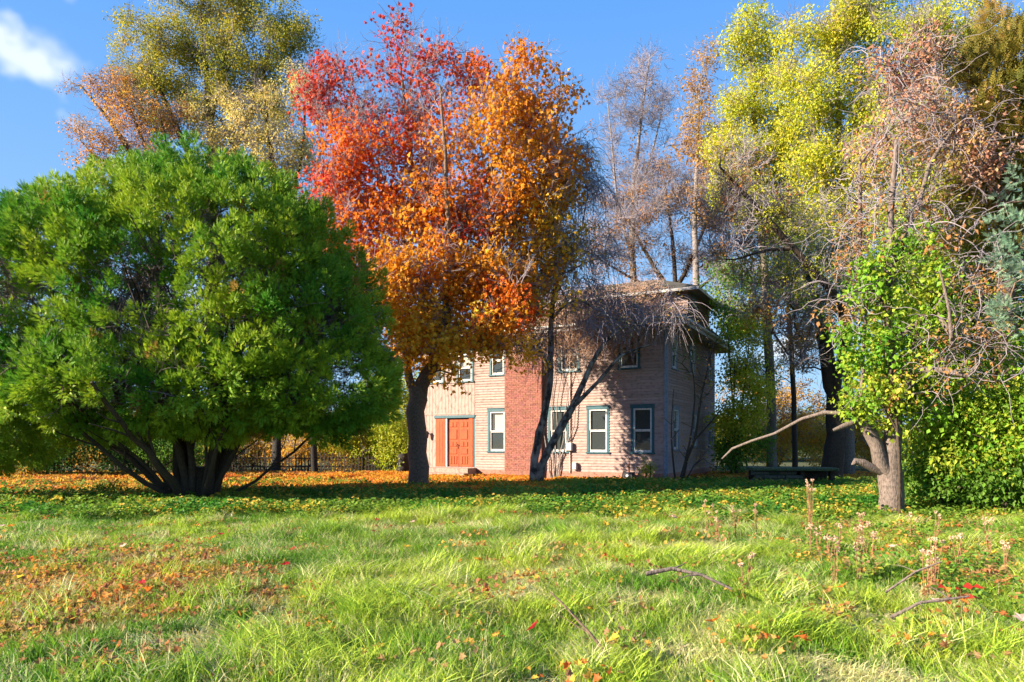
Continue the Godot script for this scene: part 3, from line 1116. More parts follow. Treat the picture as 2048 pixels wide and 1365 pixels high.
func dry_flower(label: String, at: Vector3, h: float, heads: int, sd: int, group: String) -> void:
	var g := RandomNumberGenerator.new()
	g.seed = sd
	at.y = ground_y(at.x, at.z)
	var o := thing("dried_wildflower", label, "plant", at, 0.0, group)
	var mb := MB.new()
	var tips := []
	for k in heads:
		var a := g.randf() * TAU
		var tip := Vector3(cos(a) * h * 0.16 * g.randf(), h * g.randf_range(0.72, 1.0), sin(a) * h * 0.16 * g.randf())
		mb.tube(PackedVector3Array([Vector3(cos(a) * 0.01, -0.05, sin(a) * 0.01), tip * 0.5 + rdir(g) * 0.015, tip]), PackedFloat32Array([0.005, 0.004, 0.003]), 4)
		tips.append(tip)
	part("stalk", mb.mesh(M.dry_stalk), o)
	for tip in tips:
		mb = MB.new()
		var sz := g.randf_range(0.028, 0.045)
		for k in 26:
			var d := rdir(g)
			var s := d.cross(rdir(g)).normalized() * 0.006
			var t := g.randf_range(0.7, 1.2)
			mb.tri(tip + d * sz * 0.3 - s, tip + d * sz * 0.3 + s, tip + d * sz, Color(t, t, t))
		part("seed_head", mb.mesh(M.seed_head), o)
	mb = MB.new()
	for k in heads * 4:
		var p: Vector3 = tips[g.randi() % tips.size()] * g.randf_range(0.2, 0.85)
		var t := g.randf_range(0.6, 1.2)
		leaf_shape(mb, p, rdir(g) + Vector3(0, -0.5, 0), rdir(g), g.randf_range(0.03, 0.06), "oval", Color(0.42 * t, 0.2 * t, 0.09 * t))
	part("leaves", mb.mesh(M.leaf), o)

func red_seedling() -> void:
	var at := Vector3(3.87, 0, -5.9)
	at.y = ground_y(at.x, at.z)
	var o := thing("red_leaved_seedling", "low seedling with a few bright red leaves in the weeds", "plant", at)
	var g := RandomNumberGenerator.new()
	g.seed = 404
	var mb := MB.new()
	var tips := []
	for k in 6:
		var a := TAU * k / 6.0
		var tip := Vector3(cos(a) * 0.12, g.randf_range(0.22, 0.36), sin(a) * 0.12)
		mb.tube(PackedVector3Array([Vector3(0, -0.03, 0), tip * 0.5 + rdir(g) * 0.02, tip]), PackedFloat32Array([0.004, 0.003, 0.002]), 4)
		tips.append(tip)
	part("stalk", mb.mesh(M.dry_stalk), o)
	for tip in tips:
		for k in 2:
			mb = MB.new()
			leaf_shape(mb, tip, rdir(g) * Vector3(1, 0.3, 1) + Vector3(0, 0.1, 0), Vector3(0, 1, 0.6) + rdir(g) * 0.3, g.randf_range(0.06, 0.09), "ivy", Color(0.6, 0.05, 0.03) if g.randf() < 0.7 else Color(0.7, 0.26, 0.04))
			part("leaf", mb.mesh(M.leaf), o)

func ground() -> void:
	# one sheet to the horizon, fine near the camera
	var xs := []
	var zs := []
	var k := -16.0
	while k <= 16.0:
		xs.append(k)
		k += 0.25
	for e in [20.0, 26.0, 40.0, 80.0, 200.0, 600.0]:
		xs.append(e)
		xs.push_front(-e)
	k = 4.0
	while k >= -22.0:
		zs.append(k)
		k -= 0.25
	for e in [-26.0, -32.0, -45.0, -80.0, -200.0, -700.0]:
		zs.append(e)
	for e in [12.0, 60.0, 300.0]:
		zs.push_front(e)
	var mb := MB.new()
	for z in zs:
		for x in xs:
			mb.v.append(Vector3(x, ground_y(x, z), z))
			mb.n.append(Vector3.UP)
			mb.c.append(Color.WHITE)
	var w := xs.size()
	for a in zs.size() - 1:
		for b in w - 1:
			var q := a * w + b
			mb.i.append_array(PackedInt32Array([q, q + w + 1, q + 1, q, q + w, q + w + 1]))
	var o := part("ground", mb.mesh(M.soil), self)
	o.set_meta("kind", "structure")

func in_view(g: RandomNumberGenerator, d0: float, d1: float) -> Vector3:
	# a random place on the ground between two distances, even per square metre, a little wider than the view
	while true:
		var d := g.randf_range(d0, d1)
		if g.randf() * (0.8 * d1 + 1.5) < 0.8 * d + 1.5:
			var x := g.randf_range(-1.0, 1.0) * (0.8 * d + 1.5)
			return Vector3(x, ground_y(x, -d), -d)
	return Vector3.ZERO

func grass() -> void:
	var g := RandomNumberGenerator.new()
	g.seed = 1234
	var at := [[], [], [], []]
	var tint := [[], [], [], []]
	for k in 25000:
		var p := in_view(g, 3.4, 14.2)
		var n1 := hills.get_noise_2d(p.x * 22.0 + 500.0, p.z * 22.0)
		var n2 := hills.get_noise_2d(p.x * 70.0, p.z * 70.0 + 900.0)
		# the left of the lawn is kept short; the middle and right grow long
		var shortness := clampf((-p.x - 0.9 - 0.12 * (-p.z - 4.0)) * 0.6 + n1 * 1.3, 0.0, 0.93)
		var kind := 0
		if g.randf() < shortness:
			kind = 2
		elif n2 + n1 * 0.6 > 0.22 + g.randf() * 0.3:
			kind = 1
		elif n2 < -0.12 - g.randf() * 0.25:
			kind = 3
		var lush := Color(0.14, 0.33, 0.025)
		var lime := Color(0.45, 0.58, 0.06)
		var straw := Color(0.72, 0.66, 0.38)
		var amber := Color(0.42, 0.25, 0.07)
		var col := lush.lerp(lime, clampf(n1 * 1.4 + n2 * 0.7 + 0.42 + g.randf_range(-0.35, 0.35), 0.0, 1.0))
		if kind == 3:
			col = lime.lerp(straw, g.randf_range(0.35, 1.0))
		elif g.randf() < 0.2:
			col = col.lerp(straw, g.randf_range(0.4, 0.9))
		var worn := 1.0 - Vector2((p.x + 4.5) / 3.4, (p.z + 6.9) / 2.9).length() + n1 * 1.3 + n2 * 0.7
		if kind == 2 and worn > 0.0 and g.randf() < 0.9:
			col = col.lerp(amber, clampf(worn * 1.8, 0.15, 0.75))
		var sc := g.randf_range(0.6, 1.3) * (1.0 + 0.4 * clampf(n2 * 2.0, -0.6, 1.0) * (0.0 if kind == 2 else 1.0))
		at[kind].append(Transform3D(Basis(Vector3.UP, g.randf() * TAU if kind == 0 or kind == 2 else n1 * 6.0 + g.randf_range(-0.7, 0.7)).scaled_local(Vector3(sc, sc, sc)), p))
		tint[kind].append(col)
	# sparser short grass runs on under the trees
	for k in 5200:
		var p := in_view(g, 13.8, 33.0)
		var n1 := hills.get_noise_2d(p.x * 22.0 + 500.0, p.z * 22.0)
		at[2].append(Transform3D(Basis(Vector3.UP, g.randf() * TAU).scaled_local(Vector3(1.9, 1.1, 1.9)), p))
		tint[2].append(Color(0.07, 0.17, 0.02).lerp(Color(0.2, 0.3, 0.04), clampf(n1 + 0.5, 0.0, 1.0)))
	var meshes := [tuft(36, 0.12, 0.19, 0.0046, 0.8, Vector3.ZERO, 1), tuft(38, 0.10, 0.29, 0.0044, 1.0, Vector3(0.25, 0, 0.1), 2), tuft(34, 0.13, 0.085, 0.0046, 0.9, Vector3.ZERO, 3), tuft(36, 0.13, 0.22, 0.004, 1.4, Vector3(0.5, -0.2, 0), 4)]
	var names := ["grass", "long_grass", "short_grass", "straw_grass"]
	var labels := ["upright bright green lawn grass", "long arching green grass in tufts", "short grass of the lawn's left side and under the trees", "pale dry straw grass flopped over in patches"]
	for k in 4:
		var o := scatter(names[k], meshes[k], at[k], tint[k], self)
		tag(o, labels[k], "grass", "", "stuff")

func carpets() -> void:
	var g := RandomNumberGenerator.new()
	g.seed = 4321
	var at := []
	var tint := []
	var autumn := [Color(0.68, 0.30, 0.03), Color(0.62, 0.17, 0.03), Color(0.72, 0.42, 0.05), Color(0.55, 0.36, 0.06), Color(0.38, 0.15, 0.05)]
	for k in 12500:
		var p := in_view(g, 18.0, 32.5)
		if p.x < -8.5 and g.randf() < 0.7:
			continue
		if hills.get_noise_2d(p.x * 35.0 + 20.0, p.z * 35.0) < -0.12 + g.randf_range(-0.15, 0.15):
			continue
		if p.x > 7.0 and g.randf() < 0.5:
			continue
		at.append(Transform3D(Basis(Vector3.UP, g.randf() * TAU), p + Vector3(0, 0.07, 0)))
		var near_maple := Vector2(p.x + 3.4, p.z + 24.0).length()
		tint.append(autumn[g.randi() % (3 if near_maple < 8.0 else 5)] * g.randf_range(0.7, 1.15))
	var o := scatter("leaf_carpet", litter("maple", 16, 0.42, 0.13, 5), at, tint, self)
	tag(o, "orange and gold leaf carpet fallen under the maple", "fallen leaves", "", "stuff")
	at = []
	tint = []
	for k in 5200:
		var p := in_view(g, 3.5, 13.5)
		var left := clampf(1.0 - Vector2((p.x + 4.8) / 4.2, (p.z + 7.2) / 4.0).length() + hills.get_noise_2d(p.x * 60.0, p.z * 60.0) * 1.2, 0.05, 0.9)
		if g.randf() > left:
			continue
		at.append(Transform3D(Basis(Vector3.UP, g.randf() * TAU), p + Vector3(0, 0.04 if p.x < -1.0 else 0.14, 0)))
		tint.append(autumn[g.randi() % 5].lerp(Color(0.36, 0.24, 0.13), g.randf() * 0.85))
	o = scatter("fallen_leaves", litter("maple", 9, 0.3, 0.055, 6), at, tint, self)
	tag(o, "small brown and orange leaves strewn through the short lawn", "fallen leaves", "", "stuff")
	# ground cover plants in the shade of the yew and across to the stump tree
	at = []
	tint = []
	for k in 7600:
		var p := in_view(g, 13.0, 25.0)
		var d := -p.z
		var edge := 13.6 + hills.get_noise_2d(p.x * 40.0, 3.0) * 1.2
		if d < edge and not (p.x > 3.5):
			continue
		if d > 19.5 and p.x < 1.5 and g.randf() < 0.82:
			continue
		if p.x < -9.0 and g.randf() < 0.5:
			continue
		var n1 := hills.get_noise_2d(p.x * 30.0, p.z * 30.0 + 77.0)
		var col := Color(0.05, 0.2, 0.02).lerp(Color(0.22, 0.34, 0.04), clampf(n1 * 1.2 + 0.45 + g.randf_range(-0.2, 0.2), 0.0, 1.0))
		if g.randf() < 0.14:
			col = Color(0.6, 0.45, 0.06)
		at.append(Transform3D(Basis(Vector3.UP, g.randf() * TAU).scaled_local(Vector3.ONE * g.randf_range(0.6, 1.15)), p))
		tint.append(col)
	# weeds that run forward into the grass on the right
	for k in 2600:
		var p := in_view(g, 5.0, 13.8)
		if p.x < 2.2 + 0.22 * (-p.z) + hills.get_noise_2d(p.x * 50.0, p.z * 50.0) * 2.5:
			continue
		var col := Color(0.10, 0.27, 0.03).lerp(Color(0.3, 0.4, 0.05), g.randf())
		if g.randf() < 0.28:
			col = [Color(0.62, 0.36, 0.06), Color(0.5, 0.2, 0.07), Color(0.45, 0.3, 0.12)][g.randi() % 3]
		at.append(Transform3D(Basis(Vector3.UP, g.randf() * TAU).scaled_local(Vector3.ONE * g.randf_range(0.5, 0.85)), p))
		tint.append(col)
	for k in 900:
		var p := in_view(g, 4.0, 13.0)
		if hills.get_noise_2d(p.x * 55.0 + 40.0, p.z * 55.0) < 0.1:
			continue
		at.append(Transform3D(Basis(Vector3.UP, g.randf() * TAU).scaled_local(Vector3.ONE * g.randf_range(0.3, 0.55)), p))
		tint.append(Color(0.14, 0.3, 0.03).lerp(Color(0.36, 0.42, 0.06), g.randf()))
	o = scatter("ground_cover", herb(34, 0.34, 0.26, 0.085, 8), at, tint, self)
	tag(o, "low leafy ground cover between lawn and trees", "ground cover", "", "stuff")

func single_leaves() -> void:
	var g := RandomNumberGenerator.new()
	g.seed = 2024
	var cols := [["orange", Color(0.75, 0.22, 0.03)], ["crimson", Color(0.45, 0.03, 0.04)], ["pale pink", Color(0.72, 0.5, 0.42)], ["yellow", Color(0.75, 0.5, 0.06)]]
	var shapes := []
	for c in cols:
		var mb := MB.new()
		var cc: Color = c[1]
		leaf_shape(mb, Vector3(0, 0, 0.06), Vector3(0, 0.1, -1), Vector3(0.15, 1, 0.1), 0.12, "maple", cc)
		mb.tri(Vector3(-0.002, 0, 0.06), Vector3(0.002, 0, 0.06), Vector3(0.01, 0.015, 0.12), cc)
		shapes.append(mb.mesh(M.leaf))
	for k in 44:
		var p := in_view(g, 4.6, 12.5)
		var c := g.randi() % 4
		var o := part("fallen_leaf", shapes[c], self, Transform3D(Basis.from_euler(Vector3(g.randf_range(-0.2, 0.7), g.randf() * TAU, g.randf_range(-0.4, 0.4))), p + Vector3(0, 0.1 if p.x < -1.5 else 0.24, 0)))
		tag(o, "single %s maple leaf caught on the lawn grass" % cols[c][0], "leaf", "single %s leaves on the lawn" % cols[c][0])

func far_wood() -> void:
	var g := RandomNumberGenerator.new()
	g.seed = 88
	var at := []
	var tint := []
	for k in 5200:
		var x := g.randf_range(-62.0, 62.0)
		var top := 3.6 + hills.get_noise_2d(x * 8.0, 40.0) * 3.0
		var p := Vector3(x, g.randf_range(0.2, 1.0) * top, -58.0 + g.randf_range(-5.0, 5.0))
		at.append(Transform3D(aim(Vector3.UP + rdir(g) * 0.7, g.randf() * TAU, g.randf_range(1.8, 2.6)), p))
		var pal: Array = [PAL.amber_gold, PAL.yellow_green, PAL.olive, PAL.greenleaf][clampi(int((hills.get_noise_2d(x * 14.0, 7.0) * 0.7 + 0.5) * 4.0), 0, 3)]
		tint.append(pal[g.randi() % pal.size()])
	var o := scatter("far_wood", L.oval[0], at, tint, self)
	tag(o, "hazy gold and green woodland edge beyond the garden", "wood", "", "stuff")

# ---------------------------------------------------------------- look
func palettes() -> void:
	PAL = {
		"crimson": [Color(0.42, 0.03, 0.03), Color(0.55, 0.06, 0.04), Color(0.64, 0.11, 0.06), Color(0.5, 0.1, 0.08)],
		"red_orange": [Color(0.6, 0.05, 0.02), Color(0.72, 0.13, 0.02), Color(0.78, 0.22, 0.02), Color(0.8, 0.3, 0.03)],
		"orange": [Color(0.74, 0.18, 0.02), Color(0.8, 0.28, 0.02), Color(0.82, 0.36, 0.03), Color(0.8, 0.42, 0.04)],
		"gold_orange": [Color(0.66, 0.19, 0.02), Color(0.74, 0.30, 0.02), Color(0.74, 0.38, 0.03), Color(0.7, 0.4, 0.04)],
		"gold": [Color(0.78, 0.36, 0.02), Color(0.82, 0.46, 0.03), Color(0.82, 0.52, 0.04), Color(0.7, 0.5, 0.05)],
		"birch": [Color(0.6, 0.36, 0.05), Color(0.55, 0.42, 0.06), Color(0.45, 0.2, 0.06), Color(0.36, 0.36, 0.06)],
		"sparse": [Color(0.42, 0.26, 0.1), Color(0.5, 0.26, 0.08), Color(0.35, 0.22, 0.1)],
		"tan": [Color(0.46, 0.28, 0.09), Color(0.55, 0.34, 0.1), Color(0.5, 0.38, 0.12)],
		"brown_leaf": [Color(0.5, 0.2, 0.05), Color(0.6, 0.3, 0.06), Color(0.36, 0.14, 0.06), Color(0.5, 0.36, 0.08)],
		"yellow_green": [Color(0.3, 0.42, 0.03), Color(0.46, 0.54, 0.04), Color(0.62, 0.64, 0.05), Color(0.74, 0.66, 0.07)],
		"lime": [Color(0.26, 0.38, 0.03), Color(0.42, 0.5, 0.04), Color(0.55, 0.56, 0.05)],
		"greenleaf": [Color(0.08, 0.2, 0.02), Color(0.13, 0.28, 0.03), Color(0.22, 0.34, 0.04)],
		"dark_green": [Color(0.03, 0.1, 0.015), Color(0.06, 0.15, 0.02), Color(0.1, 0.2, 0.03)],
		"vine_green": [Color(0.1, 0.29, 0.02), Color(0.2, 0.4, 0.03), Color(0.36, 0.48, 0.04), Color(0.58, 0.52, 0.07)],
		"olive": [Color(0.2, 0.27, 0.03), Color(0.33, 0.35, 0.04), Color(0.45, 0.42, 0.05), Color(0.58, 0.44, 0.06)],
		"amber": [Color(0.56, 0.3, 0.08), Color(0.66, 0.36, 0.07), Color(0.5, 0.22, 0.07)],
		"amber_gold": [Color(0.6, 0.28, 0.04), Color(0.68, 0.4, 0.05), Color(0.62, 0.46, 0.07), Color(0.5, 0.2, 0.04)],
		"pale_yellow": [Color(0.6, 0.5, 0.12), Color(0.7, 0.62, 0.2), Color(0.5, 0.42, 0.1)],
		"pink_brown": [Color(0.42, 0.16, 0.08), Color(0.55, 0.28, 0.16), Color(0.6, 0.38, 0.24), Color(0.5, 0.2, 0.07)],
		"cedar": [Color(0.12, 0.13, 0.02), Color(0.2, 0.17, 0.025), Color(0.32, 0.2, 0.04)],
		"spruce": [Color(0.12, 0.24, 0.15), Color(0.2, 0.32, 0.22), Color(0.28, 0.38, 0.2)],
	}

func materials() -> void:
	var bark_n := noise_tex(0.03, [], 5, true, 512, FastNoiseLite.TYPE_CELLULAR, 7.0)
	var fine_n := noise_tex(0.05, [], 4, true, 512, FastNoiseLite.TYPE_SIMPLEX_SMOOTH, 4.0)
	var speck := noise_tex(0.03, [[0.0, Color(0.45, 0.45, 0.45)], [0.45, Color(0.8, 0.8, 0.8)], [0.6, Color(1, 1, 1)], [1.0, Color(0.7, 0.7, 0.7)]], 5)
	var coarse := noise_tex(0.012, [[0.0, Color(0.62, 0.6, 0.58)], [0.4, Color(0.92, 0.92, 0.92)], [0.62, Color(1, 1, 1)], [1.0, Color(0.78, 0.74, 0.7)]], 6)
	var paint := noise_tex(0.02, [[0.0, Color(0.72, 0.7, 0.68)], [0.28, Color(0.86, 0.85, 0.84)], [0.4, Color(0.95, 0.94, 0.93)], [0.6, Color(1, 1, 1)], [1.0, Color(0.9, 0.88, 0.86)]], 5)
	for b in [["bark_brown", 0.22, 0.145, 0.1], ["bark_grey", 0.24, 0.2, 0.16], ["bark_dark", 0.075, 0.052, 0.035], ["bark_black", 0.03, 0.026, 0.024], ["bark_gnarl", 0.2, 0.155, 0.135], ["bark_pale", 0.3, 0.26, 0.25]]:
		M[b[0]] = mat(lin(b[1], b[2], b[3]), 0.95, speck, Vector3(2.2, 0.5, 2.2), bark_n, 1.6)
	var birch := noise_tex(0.02, [[0.0, Color(0.12, 0.11, 0.1)], [0.4, Color(0.3, 0.27, 0.25)], [0.52, Color(0.62, 0.58, 0.54)], [1.0, Color(0.86, 0.83, 0.79)]], 4)
	M.bark_birch = mat(lin(0.6, 0.57, 0.54), 0.85, birch, Vector3(0.3, 0.22, 0.3), fine_n, 0.8)
	M.twig = mat(lin(0.25, 0.215, 0.24), 0.9)
	M.twig.vertex_color_use_as_albedo = true
	M.leaf = leaf_mat(0.95, 0.55)
	M.needle = leaf_mat(0.6, 0.6)
	M.grass = leaf_mat(0.75, 0.55)
	M.soil = mat(lin(0.085, 0.085, 0.03), 1.0, noise_tex(0.02, [[0.0, Color(0.5, 0.45, 0.35)], [0.5, Color(0.75, 0.85, 0.5)], [1.0, Color(1.0, 0.9, 0.6)]], 5), Vector3(0.6, 0.6, 0.6), fine_n, 1.0)
	M.siding = mat(lin(0.36, 0.26, 0.24), 0.8, paint, Vector3(0.3, 0.8, 0.3), null, 1.0, false)
	M.siding.vertex_color_use_as_albedo = true
	M.board_paint = mat(lin(0.35, 0.26, 0.235), 0.8, paint, Vector3(0.5, 0.25, 0.5), null, 1.0, false)
	M.paint_pink = mat(lin(0.45, 0.33, 0.28), 0.7)
	M.plaster = mat(lin(0.2, 0.17, 0.15), 0.95, coarse, Vector3(0.5, 0.5, 0.5))
	M.foundation = mat(lin(0.34, 0.17, 0.13), 0.95, coarse, Vector3(0.7, 0.7, 0.7), fine_n, 0.8, false)
	M.teal = mat(lin(0.008, 0.085, 0.12), 0.55, coarse, Vector3(1.2, 1.2, 1.2), fine_n, 0.2, false)
	M.blue_grey = mat(lin(0.2, 0.24, 0.32), 0.6, coarse, Vector3(1.2, 0.6, 1.2), fine_n, 0.2, false)
	M.white = mat(lin(0.6, 0.61, 0.62), 0.5, coarse, Vector3(1.5, 1.5, 1.5), null, 1.0, false)
	M.white_metal = mat(lin(0.55, 0.56, 0.57), 0.45, coarse, Vector3(1.0, 1.0, 1.0), null, 1.0, false)
	M.fascia = mat(lin(0.42, 0.42, 0.44), 0.6, coarse, Vector3(0.6, 1.5, 0.6), fine_n, 0.3, false)
	M.soffit = mat(lin(0.3, 0.27, 0.25), 0.8, coarse, Vector3(0.6, 0.6, 0.6), null, 1.0, false)
	M.shingle = mat(lin(0.075, 0.07, 0.06), 0.95, speck, Vector3(1.5, 1.5, 1.5), bark_n, 1.0)
	M.brick = mat(lin(0.3, 0.12, 0.095), 0.9, coarse, Vector3(1.2, 1.2, 1.2), fine_n, 0.7, false)
	M.brick.vertex_color_use_as_albedo = true
	M.mortar = mat(lin(0.27, 0.12, 0.09), 1.0, coarse, Vector3(1, 1, 1), fine_n, 0.8, false)
	M.orange_paint = mat(lin(0.36, 0.055, 0.001), 0.7, coarse, Vector3(1.5, 0.35, 1.5), fine_n, 0.25, false)
	M.dark_wood = mat(lin(0.07, 0.05, 0.04), 0.8)
	M.concrete = mat(lin(0.36, 0.25, 0.21), 0.95, coarse, Vector3(0.8, 0.8, 0.8), fine_n, 0.8, false)
	M.black_metal = mat(lin(0.03, 0.032, 0.036), 0.5)
	M.rust = mat(lin(0.18, 0.07, 0.04), 0.9)
	M.old_wood = mat(lin(0.07, 0.05, 0.035), 0.95, speck, Vector3(1.5, 0.4, 1.5), fine_n, 0.8, false)
	M.stone = mat(lin(0.12, 0.12, 0.09), 0.95, speck, Vector3(1.2, 1.2, 1.2), fine_n, 1.2)
	M.stone_dark = mat(lin(0.06, 0.07, 0.05), 0.95, speck, Vector3(1.2, 1.2, 1.2), fine_n, 1.2)
	M.moss_stone = mat(lin(0.1, 0.13, 0.06), 1.0, speck, Vector3(1.0, 1.0, 1.0), fine_n, 1.2)
	M.dry_stalk = mat(lin(0.28, 0.15, 0.08), 0.9)
	M.seed_head = mat(lin(0.62, 0.4, 0.28), 0.95)
	M.seed_head.vertex_color_use_as_albedo = true
	M.blind = mat(lin(0.5, 0.45, 0.36), 0.9)
	var gl := StandardMaterial3D.new()
	gl.albedo_color = Color(0.6, 0.66, 0.68, 0.12)
	gl.transparency = BaseMaterial3D.TRANSPARENCY_ALPHA
	gl.roughness = 0.03
	gl.metallic_specular = 0.7
	gl.cull_mode = BaseMaterial3D.CULL_DISABLED
	M.glass = gl

func clouds() -> ImageTexture:
	var w := 2048
	var h := 1024
	var im := Image.create(w, h, false, Image.FORMAT_RGBA8)
	var f := FastNoiseLite.new()
	f.seed = 3
	f.frequency = 0.012
	f.fractal_octaves = 5
	# azimuth (degrees, 0 straight ahead, left negative), elevation, half width, half height, weight
	var puffs := [[-36.4, 24.3, 3.1, 2.9, 0.9], [-34.4, 25.6, 2.0, 1.5, 0.45], [21.7, 7.2, 1.6, 1.4, 1.0], [25.5, 8.0, 2.2, 1.0, 0.7], [-27.0, 9.5, 3.5, 1.6, 0.6], [-75, 18, 9, 3, 0.8], [-120, 24, 8, 3, 0.8], [150, 20, 9, 4, 0.9], [95, 15, 9, 3, 0.8], [60, 22, 6, 3, 0.7], [-160, 32, 7, 4, 0.8], [185, 12, 12, 2.5, 0.8]]
	for p in puffs:
		var cu: float = (p[0] / 360.0 + 1.0) * w
		var cv: float = (0.5 - p[1] / 180.0) * h
		var ru: float = p[2] / 360.0 * w * 1.6
		var rv: float = p[3] / 180.0 * h * 1.6
		for y in range(int(cv - rv), int(cv + rv)):
			for x in range(int(cu - ru), int(cu + ru)):
				var e := Vector2((x - cu) / ru, (y - cv) / rv).length()
				var n := f.get_noise_2d(x * 2.2, y * 3.0)
				var a: float = clampf((0.62 - e + n * 1.05) * 1.9, 0.0, 1.0) * p[4]
				if a > 0.0:
					var xx := posmod(x, w)
					var old := im.get_pixel(xx, y)
					im.set_pixel(xx, y, Color(0.9, 0.8, 0.62, maxf(old.a, a)))
	return ImageTexture.create_from_image(im)

